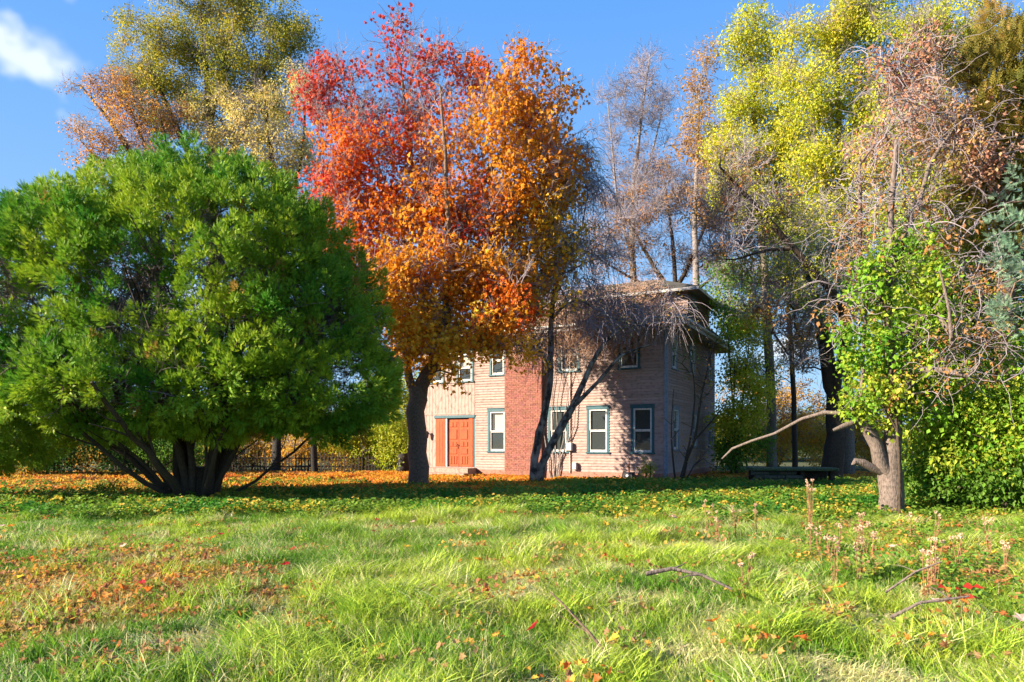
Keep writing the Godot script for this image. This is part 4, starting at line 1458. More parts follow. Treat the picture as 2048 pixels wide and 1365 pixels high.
func _ready() -> void:
	hills.seed = 5
	hills.frequency = 0.01
	hills.fractal_octaves = 3
	# camera: level, eye at 1.6 m, lens shifted up so that the horizon lies low in the frame
	var cam := Camera3D.new()
	cam.name = "camera"
	cam.projection = Camera3D.PROJECTION_FRUSTUM
	cam.near = 0.1
	cam.far = 2000.0
	cam.size = 0.1
	cam.frustum_offset = Vector2(0.0, 0.01462)
	cam.position = Vector3(0, 1.6, 0)
	add_child(cam)
	cam.current = true
	var sky := ProceduralSkyMaterial.new()
	sky.sky_top_color = lin(0.014, 0.09, 0.275)
	sky.sky_horizon_color = lin(0.15, 0.24, 0.325)
	sky.sky_curve = 0.3
	sky.ground_bottom_color = lin(0.08, 0.08, 0.05)
	sky.ground_horizon_color = lin(0.2, 0.22, 0.2)
	sky.sun_angle_max = 12.0
	sky.sky_cover = clouds()
	sky.sky_cover_modulate = lin(0.28, 0.28, 0.28)
	var env := Environment.new()
	env.background_mode = Environment.BG_SKY
	env.sky = Sky.new()
	env.sky.sky_material = sky
	env.tonemap_mode = Environment.TONE_MAPPER_LINEAR
	env.tonemap_exposure = 3.5
	env.sdfgi_enabled = true
	env.ssao_enabled = true
	env.ssil_enabled = true
	var we := WorldEnvironment.new()
	we.name = "environment"
	we.environment = env
	add_child(we)
	# low autumn sun from the left, a little behind the camera
	var sun := DirectionalLight3D.new()
	sun.name = "sun"
	sun.light_energy = 1.6
	sun.light_color = Color(1.0, 0.93, 0.82)
	sun.light_angular_distance = 0.5
	sun.shadow_enabled = true
	add_child(sun)
	sun.look_at_from_position(Vector3.ZERO, Vector3(0.951, -0.424, -0.309))
	palettes()
	materials()
	L = {"maple": [leaf_cluster("maple", 24, 0.54, 0.145, 101)], "oval": [leaf_cluster("oval", 34, 0.46, 0.11, 102)], "birchleaf": [leaf_cluster("oval", 8, 0.32, 0.08, 103)], "ivy": [leaf_cluster("ivy", 20, 0.3, 0.1, 104)],
		"yew": [plume(70, 0.4, 0.3, 0.036, 0.0095, 105)], "scale": [plume(46, 0.8, 0.34, 0.08, 0.014, 106)], "needle": [plume(30, 0.55, 0.2, 0.05, 0.008, 107, 0.4)]}
	T = {"fine": twig_cluster("fine", 201), "weep": twig_cluster("weep", 202), "tangle": twig_cluster("tangle", 203)}
	ground()
	house()
	yew()
	plant({"name": "maple_tree", "label": "tall maple with red, orange and gold leaves in front of the house door", "category": "tree", "group": "", "base": Vector3(-3.11, 0, -22.8), "leaf": "maple", "spacing": 0.78, "bark": "bark_brown", "twig": "fine", "seed": 11,
		"stems": [[Vector4(0, -0.137, 0, 0.4), Vector4(-0.017, 0.381, 0, 0.34), Vector4(-0.067, 1.633, 0, 0.31), Vector4(-0.084, 2.97, 0, 0.3), Vector4(-0.05, 3.437, 0, 0.29)],
			[Vector4(-0.05, 3.137, 0, 0.24), Vector4(0.501, 4.222, 0, 0.21), Vector4(0.835, 5.642, 0, 0.17), Vector4(1.069, 6.978, 0, 0.14), Vector4(1.453, 8.482, 0, 0.11), Vector4(2.038, 9.985, 0, 0.08), Vector4(2.873, 11.488, 0, 0.05)],
			[Vector4(-0.084, 2.97, 0, 0.17), Vector4(-0.434, 4.139, 0, 0.13), Vector4(-0.684, 5.695, -0.3, 0.1), Vector4(-1.107, 7.388, -0.3, 0.08), Vector4(-1.784, 9.249, -0.3, 0.06)],
			[Vector4(0.501, 4.222, 0, 0.14), Vector4(0.073, 6.168, -1, 0.13), Vector4(-0.014, 8.261, -1, 0.11), Vector4(-0.276, 10.353, -1, 0.09), Vector4(-0.537, 12.619, -1, 0.06), Vector4(-0.799, 14.886, -1, 0.03)],
			[Vector4(0.073, 6.517, -1, 0.1), Vector4(-0.881, 9.113, -1.5, 0.08), Vector4(-1.86, 11.427, -1.5, 0.06), Vector4(-2.839, 13.563, -1.5, 0.03)],
			[Vector4(1.069, 6.978, 0, 0.1), Vector4(1.047, 8.978, 1, 0.08), Vector4(0.967, 10.895, 1, 0.06), Vector4(0.807, 12.971, 1, 0.03)]],
		"blobs": [[Vector3(0.2, 4.81, 0), Vector3(1.59, 1, 1.29), "gold", 3.25],
			[Vector3(1.54, 5.48, 0), Vector3(1.75, 1, 1.38), "gold", 3.5],
			[Vector3(-0.71, 5.46, 1), Vector3(1.04, 1.12, 1.08), "gold", 3.5],
			[Vector3(-0.82, 6.67, 1.3), Vector3(0.95, 0.95, 0.95), "gold_orange", 2.75],
			[Vector3(-1.14, 6.98, 0), Vector3(1.25, 1, 1.13), "orange", 3.25],
			[Vector3(-0.13, 6.14, 0), Vector3(1.34, 0.84, 1.09), "gold", 3.25],
			[Vector3(0.2, 7.15, 0), Vector3(2.09, 1.17, 1.63), "orange", 3.25],
			[Vector3(2.04, 7.65, 0), Vector3(1.84, 1.5, 1.67), "gold_orange", 3.25],
			[Vector3(-2.05, 8.31, 0), Vector3(1.59, 1.34, 1.46), "red_orange", 3],
			[Vector3(-2.97, 10.15, 0), Vector3(1.09, 1.17, 1.13), "crimson", 2.125],
			[Vector3(-2.47, 11.15, 0), Vector3(1.42, 1.34, 1.38), "red_orange", 2.5],
			[Vector3(-0.13, 9.32, 0), Vector3(1.75, 1, 1.38), "orange", 2.75],
			[Vector3(1.54, 9.15, 0), Vector3(1.67, 1.34, 1.5), "red_orange", 2.875],
			[Vector3(-0.8, 11.22, -1), Vector3(1.57, 1.05, 1.31), "red_orange", 1.5],
			[Vector3(-3.41, 14.71, -1), Vector3(0.78, 1.22, 1), "crimson", 1],
			[Vector3(-3.59, 12.97, -1), Vector3(0.87, 1.05, 0.96), "crimson", 1.25],
			[Vector3(-2.54, 13.67, -1), Vector3(1.22, 1.39, 1.31), "crimson", 1.0625],
			[Vector3(-0.97, 14.71, -1), Vector3(0.78, 1.66, 1.22), "crimson", 1.25],
			[Vector3(-0.8, 15.93, -1), Vector3(0.31, 0.61, 0.46), "crimson", 1.25],
			[Vector3(-1.76, 12.62, -1), Vector3(1.74, 1.05, 1.39), "crimson", 0.9375],
			[Vector3(0.79, 13.83, 0), Vector3(1.09, 1.34, 1.21), "crimson", 1.0625],
			[Vector3(0.53, 11.82, 0), Vector3(1.5, 1.17, 1.34), "red_orange", 1.25],
			[Vector3(3.71, 12.99, 0), Vector3(1.34, 1.5, 1.42), "orange", 3.5],
			[Vector3(2.71, 11.6, 0.5), Vector3(1.31, 1.31, 1.31), "gold_orange", 3],
			[Vector3(4.54, 11.49, 0), Vector3(0.92, 1.5, 1.21), "orange", 3.125],
			[Vector3(3.54, 9.99, 0), Vector3(1.67, 1.34, 1.5), "gold_orange", 3.125],
			[Vector3(4.38, 8.82, 0), Vector3(1, 1.17, 1.09), "gold", 2.875],
			[Vector3(2.72, 5.94, 1), Vector3(0.96, 0.88, 0.92), "red_orange", 2.75],
			[Vector3(3.2, 4.67, 1), Vector3(0.72, 0.72, 0.72), "gold", 1.5],
			[Vector3(2.04, 13.49, 0), Vector3(0.75, 0.92, 0.84), "red_orange", 2.25],
			[Vector3(1.08, 4.41, 0.5), Vector3(1.14, 0.65, 0.9), "gold", 3],
			[Vector3(2.55, 5.23, 0.5), Vector3(0.98, 0.82, 0.9), "gold_orange", 2.75],
			[Vector3(-0.55, 4.25, 0.5), Vector3(0.74, 0.65, 0.69), "gold", 2.25],
			[Vector3(3.72, 7.1, -0.5), Vector3(1.02, 1.19, 1.11), "gold_orange", 2.5],
			[Vector3(2.04, 6.48, 0), Vector3(1.34, 0.84, 1.09), "orange", 2.75],
			[Vector3(-1.64, 9.48, 0), Vector3(1.17, 1, 1.09), "red_orange", 2.75],
			[Vector3(4.83, 7.78, -0.5), Vector3(0.85, 1.19, 1.02), "gold", 2],
			[Vector3(4.15, 6.41, -0.5), Vector3(0.94, 0.85, 0.9), "gold", 1.75],
			[Vector3(5.09, 10.17, -0.5), Vector3(0.68, 1.02, 0.85), "gold_orange", 2.25],
			[Vector3(1.04, 10.82, 0), Vector3(1.17, 1, 1.09), "orange", 1.5],
			[Vector3(0.07, 13.49, -1), Vector3(0.87, 1.05, 0.96), "red_orange", 1.125]]})
	plant({"name": "birch_tree", "label": "leaning twin-stemmed birch with weeping grey twigs before the windows", "category": "tree", "group": "", "base": Vector3(0.91, 0, -24.3), "leaf": "birchleaf", "spacing": 0.72, "bark": "bark_birch", "twig": "weep", "seed": 12, "weep": 1, "twigk": 1.7,
		"stems": [[Vector4(-0.125, -0.109, 0, 0.176), Vector4(-0.107, 0.567, 0, 0.151), Vector4(-0.018, 1.458, 0, 0.139), Vector4(0.303, 2.793, 0, 0.126), Vector4(0.445, 4.128, 0, 0.109), Vector4(0.498, 5.908, 0, 0.092), Vector4(0.659, 7.332, 0, 0.071), Vector4(0.587, 8.756, 0, 0.059), Vector4(0.979, 10.181, 0, 0.042), Vector4(1.78, 11.427, 0, 0.025)],
			[Vector4(0.089, -0.109, 0, 0.16), Vector4(0.129, 0.756, 0.3, 0.134), Vector4(0.633, 1.81, 0.4, 0.126), Vector4(1.211, 2.773, 0.4, 0.118), Vector4(1.648, 3.736, 0.4, 0.092), Vector4(2.099, 4.712, 0.3, 0.076), Vector4(2.749, 5.415, 0.3, 0.05), Vector4(3.769, 5.855, 0.3, 0.025)],
			[Vector4(1.246, 2.808, 0.4, 0.084), Vector4(2.049, 3.623, 0.7, 0.067), Vector4(2.862, 4.527, 0.8, 0.05), Vector4(3.844, 4.905, 0.8, 0.025)],
			[Vector4(0.498, 5.908, 0, 0.05), Vector4(1.289, 6.517, 0.5, 0.042), Vector4(2.466, 5.852, 0.8, 0.034), Vector4(3.672, 5.508, 0.8, 0.021)],
			[Vector4(0.587, 8.4, 0, 0.042), Vector4(0.2, 9.812, -0.5, 0.034), Vector4(-0.254, 10.721, -0.5, 0.025)],
			[Vector4(0.445, 4.128, 0, 0.05), Vector4(-0.28, 5.471, 0.5, 0.042), Vector4(-1.149, 6.455, 0.8, 0.025)]],
		"blobs": [[Vector3(1.34, 11.78, 0), Vector3(1.07, 1.07, 1.07), "birch", 0.24],
			[Vector3(1.87, 10.18, 0), Vector3(1.07, 1.07, 1.07), "birch", 0.24],
			[Vector3(0.98, 10.36, 0), Vector3(1.51, 1.42, 1.47), "birch", 0.3],
			[Vector3(-0.27, 8.4, 0), Vector3(1.42, 1.6, 1.51), "birch", 0.33],
			[Vector3(1.69, 8.4, 0), Vector3(1.42, 1.07, 1.25), "birch", 0.27],
			[Vector3(1.16, 6.8, 0), Vector3(1.78, 1.07, 1.42), "birch", 0.36],
			[Vector3(3.12, 6.44, 0), Vector3(1.78, 0.8, 1.34), "birch", 0.39],
			[Vector3(4.02, 5.94, 0.8), Vector3(1.29, 0.6, 0.97), "birch", 0.3],
			[Vector3(-0.62, 5.91, 0), Vector3(1.25, 1.07, 1.16), "birch", 0.42],
			[Vector3(0.45, 5.02, 0), Vector3(1.07, 0.89, 0.98), "birch", 0.36],
			[Vector3(-1.66, 9.49, 1), Vector3(1.37, 0.68, 1.02), "birch", 0.15],
			[Vector3(2.14, 5.61, 0.7), Vector3(1.21, 0.69, 0.95), "birch", 0.33]]})
	plant({"name": "bare_birch_tree", "label": "tall leafless birch with purple twigs rising behind the roof", "category": "tree", "group": "", "base": Vector3(6.99, 0, -38), "leaf": "oval", "spacing": 1, "bark": "bark_pale", "twig": "fine", "seed": 13, "twigk": 2.2, "leafscale": 1.3,
		"stems": [[Vector4(0, -0.25, 0, 0.26), Vector4(-0.084, 6.667, 0, 0.22), Vector4(-0.278, 11.678, 0, 0.17), Vector4(-0.195, 15.575, 0, 0.12), Vector4(0.195, 19.473, 0, 0.07), Vector4(0.696, 23.092, 0, 0.03)],
			[Vector4(-0.278, 11.678, 0, 0.1), Vector4(-1.114, 15.018, 0, 0.07), Vector4(-1.392, 17.802, 0, 0.05), Vector4(-1.67, 20.586, 0, 0.03)],
			[Vector4(-0.195, 14.462, 0, 0.08), Vector4(0.696, 17.245, 0, 0.06), Vector4(1.392, 20.029, 0, 0.03)]],
		"blobs": [[Vector3(0.42, 21.42, 0), Vector3(1.25, 2.09, 1.67), "sparse", 0.1],
			[Vector3(-1.39, 20.31, 0), Vector3(0.97, 1.95, 1.46), "sparse", 0.06],
			[Vector3(-0.56, 18.64, 0), Vector3(1.67, 1.67, 1.67), "sparse", 0.1],
			[Vector3(1.25, 19.75, 0), Vector3(0.84, 2.23, 1.53), "sparse", 0.12],
			[Vector3(0.42, 15.85, 0), Vector3(1.95, 1.95, 1.95), "sparse", 0.25],
			[Vector3(-1.39, 15.58, 0), Vector3(1.25, 1.95, 1.6), "sparse", 0.25],
			[Vector3(-1.81, 12.79, 0), Vector3(1.25, 1.67, 1.46), "sparse", 0.3]]})
	plant({"name": "bare_ash_tree", "label": "vase-shaped nearly bare dark-limbed tree behind the attic roof", "category": "tree", "group": "", "base": Vector3(8.47, 0, -36), "leaf": "oval", "spacing": 1, "bark": "bark_dark", "twig": "fine", "seed": 14, "twigk": 2.2, "leafscale": 1.3,
		"stems": [[Vector4(0, -0.193, 0, 0.3), Vector4(0.079, 4.818, 0, 0.26), Vector4(0.132, 7.982, 0, 0.22), Vector4(0.185, 9.829, 0, 0.17)],
			[Vector4(0.185, 9.037, 0, 0.14), Vector4(-1.187, 11.147, 0, 0.1), Vector4(-2.374, 13.257, 0, 0.06)],
			[Vector4(0.185, 9.565, 0, 0.13), Vector4(0, 12.202, 0, 0.09), Vector4(-0.396, 15.103, 0, 0.05)],
			[Vector4(0.185, 9.565, 0, 0.13), Vector4(1.319, 11.938, 0, 0.09), Vector4(2.242, 14.312, 0, 0.05)],
			[Vector4(0.132, 8.51, 0, 0.1), Vector4(1.978, 10.092, 0, 0.07), Vector4(3.297, 11.147, 0, 0.04)],
			[Vector4(0.132, 9.037, 0, 0.1), Vector4(-1.978, 10.092, 0, 0.07), Vector4(-3.824, 11.147, 0, 0.04)]],
		"blobs": [[Vector3(-2.24, 12.99, 0), Vector3(1.98, 1.85, 1.91), "sparse", 0.3],
			[Vector3(-0.13, 14.31, 0), Vector3(1.85, 2.11, 1.98), "sparse", 0.3],
			[Vector3(1.98, 13.78, 0), Vector3(1.71, 2.11, 1.91), "sparse", 0.35],
			[Vector3(-3.82, 11.41, 0), Vector3(1.32, 1.32, 1.32), "sparse", 0.4],
			[Vector3(2.51, 10.88, 0), Vector3(1.32, 1.45, 1.38), "greenleaf", 0.3],
			[Vector3(0.92, 11.41, 0), Vector3(1.58, 1.32, 1.45), "sparse", 0.2],
			[Vector3(-1.19, 11.15, 0), Vector3(1.58, 1.05, 1.32), "sparse", 0.2]]})
	plant({"name": "tan_elm_tree", "label": "slender tree with thin tan foliage between the bare birch and the yellow poplars", "category": "tree", "group": "", "base": Vector3(9.51, 0, -35), "leaf": "oval", "spacing": 0.95, "bark": "bark_pale", "twig": "fine", "seed": 15, "leafscale": 1.3,
		"stems": [[Vector4(0, -0.144, 0, 0.24), Vector4(0, 6.267, 0, 0.2), Vector4(-0.128, 12.677, 0, 0.13), Vector4(0, 16.523, 0, 0.08), Vector4(0.128, 20.113, 0, 0.03)]],
		"blobs": [[Vector3(0, 19.86, 0), Vector3(0.97, 2.05, 1.51), "tan", 1.5],
			[Vector3(-0.51, 17.29, 0), Vector3(1.03, 1.54, 1.28), "tan", 1.4],
			[Vector3(0.64, 16.78, 0), Vector3(1.28, 1.54, 1.41), "tan", 1.3],
			[Vector3(-0.26, 14.73, 0), Vector3(1.54, 1.54, 1.54), "tan", 1.1],
			[Vector3(0.77, 13.45, 0), Vector3(1.28, 1.41, 1.35), "tan", 1]]})
	plant({"name": "poplar_tree", "label": "tall yellow-green poplar nearer to the house corner", "category": "tree", "group": "yellow poplars right of the house", "base": Vector3(12.6, 0, -33), "leaf": "oval", "spacing": 0.95, "bark": "bark_grey", "twig": "fine", "seed": 16, "leafscale": 1.3,
		"stems": [[Vector4(0, -0.165, 0, 0.24), Vector4(-0.121, 4.791, 0, 0.21), Vector4(-0.363, 9.385, 0, 0.18), Vector4(-0.604, 12.769, 0, 0.15), Vector4(-0.798, 16.154, 0, 0.13), Vector4(-1.088, 20.022, 0, 0.05)],
			[Vector4(-0.363, 10.835, 0, 0.16), Vector4(0.725, 13.736, 0, 0.12), Vector4(1.33, 16.637, 0, 0.06)],
			[Vector4(-0.604, 12.527, 0, 0.12), Vector4(-1.813, 14.462, 0, 0.09), Vector4(-2.538, 16.396, 0, 0.05)]],
		"blobs": [[Vector3(-1.16, 20.26, 0), Vector3(1.02, 2.05, 1.54), "yellow_green", 3.96],
			[Vector3(-0.12, 18.33, 0), Vector3(1.45, 1.93, 1.69), "yellow_green", 4.14],
			[Vector3(-1.81, 17.36, 0), Vector3(1.09, 1.69, 1.39), "yellow_green", 3.6],
			[Vector3(-1.09, 15.43, 0), Vector3(1.93, 1.69, 1.81), "yellow_green", 3.96],
			[Vector3(0.85, 15.67, 0), Vector3(1.69, 1.93, 1.81), "yellow_green", 3.96],
			[Vector3(-2.3, 14.46, 0), Vector3(1.33, 1.45, 1.39), "yellow_green", 3.06],
			[Vector3(-0.36, 13.01, 0), Vector3(2.18, 1.45, 1.81), "yellow_green", 3.06],
			[Vector3(1.33, 12.77, 0), Vector3(1.45, 1.45, 1.45), "yellow_green", 2.7],
			[Vector3(-2.61, 8.21, 1), Vector3(1.05, 1.64, 1.35), "greenleaf", 1.6],
			[Vector3(-1.09, 9.38, 0), Vector3(1.21, 1.45, 1.33), "greenleaf", 0.9],
			[Vector3(-1.91, 6.8, 1), Vector3(0.94, 1.17, 1.05), "greenleaf", 1.2]]})
	plant({"name": "poplar_tree", "label": "tall yellow-green poplar standing behind the vine-covered stump tree", "category": "tree", "group": "yellow poplars right of the house", "base": Vector3(14.86, 0, -30), "leaf": "oval", "spacing": 0.92, "bark": "bark_grey", "twig": "fine", "seed": 17, "leafscale": 1.3,
		"stems": [[Vector4(0, -0.07, 0, 0.24), Vector4(-0.11, 4.501, 0, 0.21), Vector4(-0.22, 8.677, 0, 0.18), Vector4(-0.33, 11.754, 0, 0.15), Vector4(-0.44, 14.831, 0, 0.13), Vector4(-0.549, 18.787, 0, 0.05)],
			[Vector4(-0.22, 10.435, 0, 0.16), Vector4(0.879, 13.732, 0, 0.12), Vector4(1.978, 17.688, 0, 0.06)],
			[Vector4(-0.264, 11.095, 0, 0.12), Vector4(-1.319, 13.732, 0, 0.09), Vector4(-1.648, 16.369, 0, 0.05)],
			[Vector4(-0.22, 8.677, 0, 0.12), Vector4(1.758, 13.292, 0, 0.09), Vector4(3.516, 18.347, 0, 0.05)]],
		"blobs": [[Vector3(-1.98, 19.01, 0), Vector3(0.99, 1.32, 1.15), "yellow_green", 2.7],
			[Vector3(-1.76, 16.81, 0), Vector3(1.32, 1.76, 1.54), "yellow_green", 3.6],
			[Vector3(-0.22, 19.01, 0), Vector3(1.32, 2.2, 1.76), "yellow_green", 3.96],
			[Vector3(0.44, 20.33, 0), Vector3(1.76, 1.32, 1.54), "yellow_green", 3.24],
			[Vector3(-0.44, 15.93, 0), Vector3(1.76, 1.54, 1.65), "yellow_green", 3.78],
			[Vector3(-1.32, 13.95, 0), Vector3(1.76, 1.32, 1.54), "yellow_green", 3.6],
			[Vector3(0.66, 13.51, 0), Vector3(1.76, 1.54, 1.65), "yellow_green", 3.24],
			[Vector3(-0.88, 11.53, 0), Vector3(1.76, 1.32, 1.54), "yellow_green", 3.06],
			[Vector3(2.2, 19.67, 0), Vector3(1.76, 1.54, 1.65), "yellow_green", 2.7],
			[Vector3(4.18, 19.67, 0), Vector3(1.54, 1.32, 1.43), "yellow_green", 2.7],
			[Vector3(1.76, 16.15, 0), Vector3(1.54, 1.76, 1.65), "yellow_green", 2.52],
			[Vector3(0, 9.56, 0), Vector3(1.32, 1.32, 1.32), "yellow_green", 2.34],
			[Vector3(-1.76, 9.56, 0), Vector3(1.1, 1.1, 1.1), "greenleaf", 0.9]]})
	plant({"name": "poplar_tree", "label": "broad yellow-green poplar filling the sky above the gnarled trunk", "category": "tree", "group": "yellow poplars right of the house", "base": Vector3(16.14, 0, -27), "leaf": "oval", "spacing": 0.9, "bark": "bark_grey", "twig": "fine", "seed": 25, "twigk": 1.2, "leafscale": 1.2,
		"stems": [[Vector4(0, 0.018, 0, 0.24), Vector4(-0.04, 4.211, 0, 0.21), Vector4(-0.079, 7.969, 0, 0.18), Vector4(-0.04, 11.134, 0, 0.13), Vector4(0.04, 14.101, 0, 0.09), Vector4(0.198, 17.859, 0, 0.04)],
			[Vector4(-0.04, 9.552, 0, 0.1), Vector4(1.187, 12.123, 0, 0.07), Vector4(2.176, 15.09, 0, 0.04)],
			[Vector4(-0.04, 8.76, 0, 0.1), Vector4(-1.385, 10.738, 0, 0.07), Vector4(-1.978, 13.508, 0, 0.04)]],
		"blobs": [[Vector3(0, 18.25, 0), Vector3(1.58, 1.19, 1.38), "yellow_green", 2.16],
			[Vector3(1.78, 17.86, 0), Vector3(1.38, 1.19, 1.29), "yellow_green", 1.8],
			[Vector3(-1.58, 13.11, 0), Vector3(1.38, 1.58, 1.48), "yellow_green", 2.16],
			[Vector3(-0.2, 15.09, 0), Vector3(1.58, 1.38, 1.48), "yellow_green", 1.8],
			[Vector3(-1.58, 10.34, 0), Vector3(1.38, 1.19, 1.29), "yellow_green", 2.52],
			[Vector3(0, 11.53, 0), Vector3(1.58, 1.38, 1.48), "yellow_green", 2.16],
			[Vector3(-2.37, 7.97, 0), Vector3(1.19, 1.38, 1.29), "vine_green", 1.69],
			[Vector3(-0.79, 7.97, 0), Vector3(1.38, 1.19, 1.29), "vine_green", 2.08],
			[Vector3(0.79, 8.76, 0), Vector3(1.58, 1.38, 1.48), "vine_green", 2.08],
			[Vector3(2.37, 10.34, 0), Vector3(1.58, 1.58, 1.58), "yellow_green", 2.34],
			[Vector3(2.77, 13.51, 0), Vector3(1.38, 1.38, 1.38), "tan", 1.2],
			[Vector3(-2.97, 5.99, 0), Vector3(0.89, 1.19, 1.04), "vine_green", 1.56]]})
	plant({"name": "ash_sapling_tree", "label": "thin half-bare yellowing tree between the house corner and the dark trunk", "category": "tree", "group": "", "base": Vector3(14.1, 0, -34), "leaf": "oval", "spacing": 0.9, "bark": "bark_dark", "twig": "fine", "seed": 26, "twigk": 2.2, "leafscale": 1.3,
		"stems": [[Vector4(0, -0.044, 0, 0.14), Vector4(-0.05, 3.642, 0, 0.12), Vector4(-0.249, 7.379, 0, 0.1), Vector4(-0.448, 10.119, 0, 0.07), Vector4(-0.623, 12.859, 0, 0.03)],
			[Vector4(-0.125, 5.635, 0, 0.06), Vector4(-1.495, 7.628, 0, 0.05), Vector4(-2.491, 9.621, 0, 0.03)],
			[Vector4(-0.199, 6.382, 0, 0.06), Vector4(0.747, 8.624, 0, 0.05), Vector4(1.245, 11.115, 0, 0.03)]],
		"blobs": [[Vector3(-2.24, 7.63, 0), Vector3(1.37, 1.49, 1.43), "yellow_green", 1.26],
			[Vector3(-1, 9.62, 0), Vector3(1.49, 1.49, 1.49), "yellow_green", 1.26],
			[Vector3(0.5, 9.12, 0), Vector3(1.49, 1.49, 1.49), "yellow_green", 1.44],
			[Vector3(0.25, 6.63, 0), Vector3(1.49, 1.25, 1.37), "tan", 0.7],
			[Vector3(-1.74, 5.14, 0), Vector3(1.25, 1.25, 1.25), "yellow_green", 1.44],
			[Vector3(-0.5, 11.61, 0), Vector3(1.49, 1.49, 1.49), "yellow_green", 1.26],
			[Vector3(-2.74, 10.12, 0), Vector3(1.25, 1.25, 1.25), "vine_green", 0.91]]})
	plant({"name": "dark_trunk_tree", "label": "dark-barked tree with a long limb leaning toward the house", "category": "tree", "group": "", "base": Vector3(12.42, 0, -26.5), "leaf": "oval", "spacing": 0.8, "bark": "bark_dark", "twig": "fine", "seed": 18, "twigk": 1.8,
		"stems": [[Vector4(-0.078, -0.147, 0, 0.5), Vector4(-0.019, 0.28, 0, 0.42), Vector4(0.097, 1.406, 0, 0.36), Vector4(0.194, 2.221, 0, 0.35), Vector4(0.078, 3.386, 0, 0.3), Vector4(-0.233, 5.133, 0, 0.26), Vector4(-0.408, 6.298, 0, 0.2)],
			[Vector4(0.078, 3.192, 0, 0.17), Vector4(0.017, 5.747, 1, 0.15), Vector4(-0.63, 6.948, 1.5, 0.14), Vector4(-2.266, 8.456, 2, 0.115), Vector4(-3.702, 10.072, 2, 0.08), Vector4(-4.958, 11.418, 2, 0.035)],
			[Vector4(-0.408, 6.104, 0, 0.14), Vector4(-0.418, 8.087, -1, 0.1), Vector4(-1.626, 9.9, -1, 0.06)],
			[Vector4(-2.266, 8.456, 2, 0.08), Vector4(-3.163, 8.456, 2, 0.06), Vector4(-4.42, 8.097, 2, 0.03)]],
		"blobs": [[Vector3(-4.78, 11.33, 2), Vector3(1.26, 0.81, 1.03), "tan", 0.6],
			[Vector3(-3.88, 10.25, 2), Vector3(1.44, 0.9, 1.17), "brown_leaf", 0.6],
			[Vector3(-2.62, 9.53, 2), Vector3(1.44, 0.99, 1.21), "yellow_green", 1.08],
			[Vector3(-4.24, 8.46, 2), Vector3(1.44, 0.99, 1.21), "brown_leaf", 0.6],
			[Vector3(-2.41, 7.99, 1), Vector3(1.49, 1.12, 1.31), "yellow_green", 1.08],
			[Vector3(-1.1, 6.87, 1), Vector3(1.31, 1.31, 1.31), "vine_green", 1.3],
			[Vector3(-1.45, 5.45, 0.5), Vector3(1.33, 1.14, 1.24), "tan", 0.7],
			[Vector3(-2.79, 6.49, 1), Vector3(1.12, 1.03, 1.07), "brown_leaf", 0.5],
			[Vector3(-0.69, 9.26, 0.5), Vector3(1.33, 1.14, 1.24), "yellow_green", 1.44],
			[Vector3(-4.84, 9.86, 1), Vector3(1.12, 0.93, 1.03), "tan", 0.5]]})
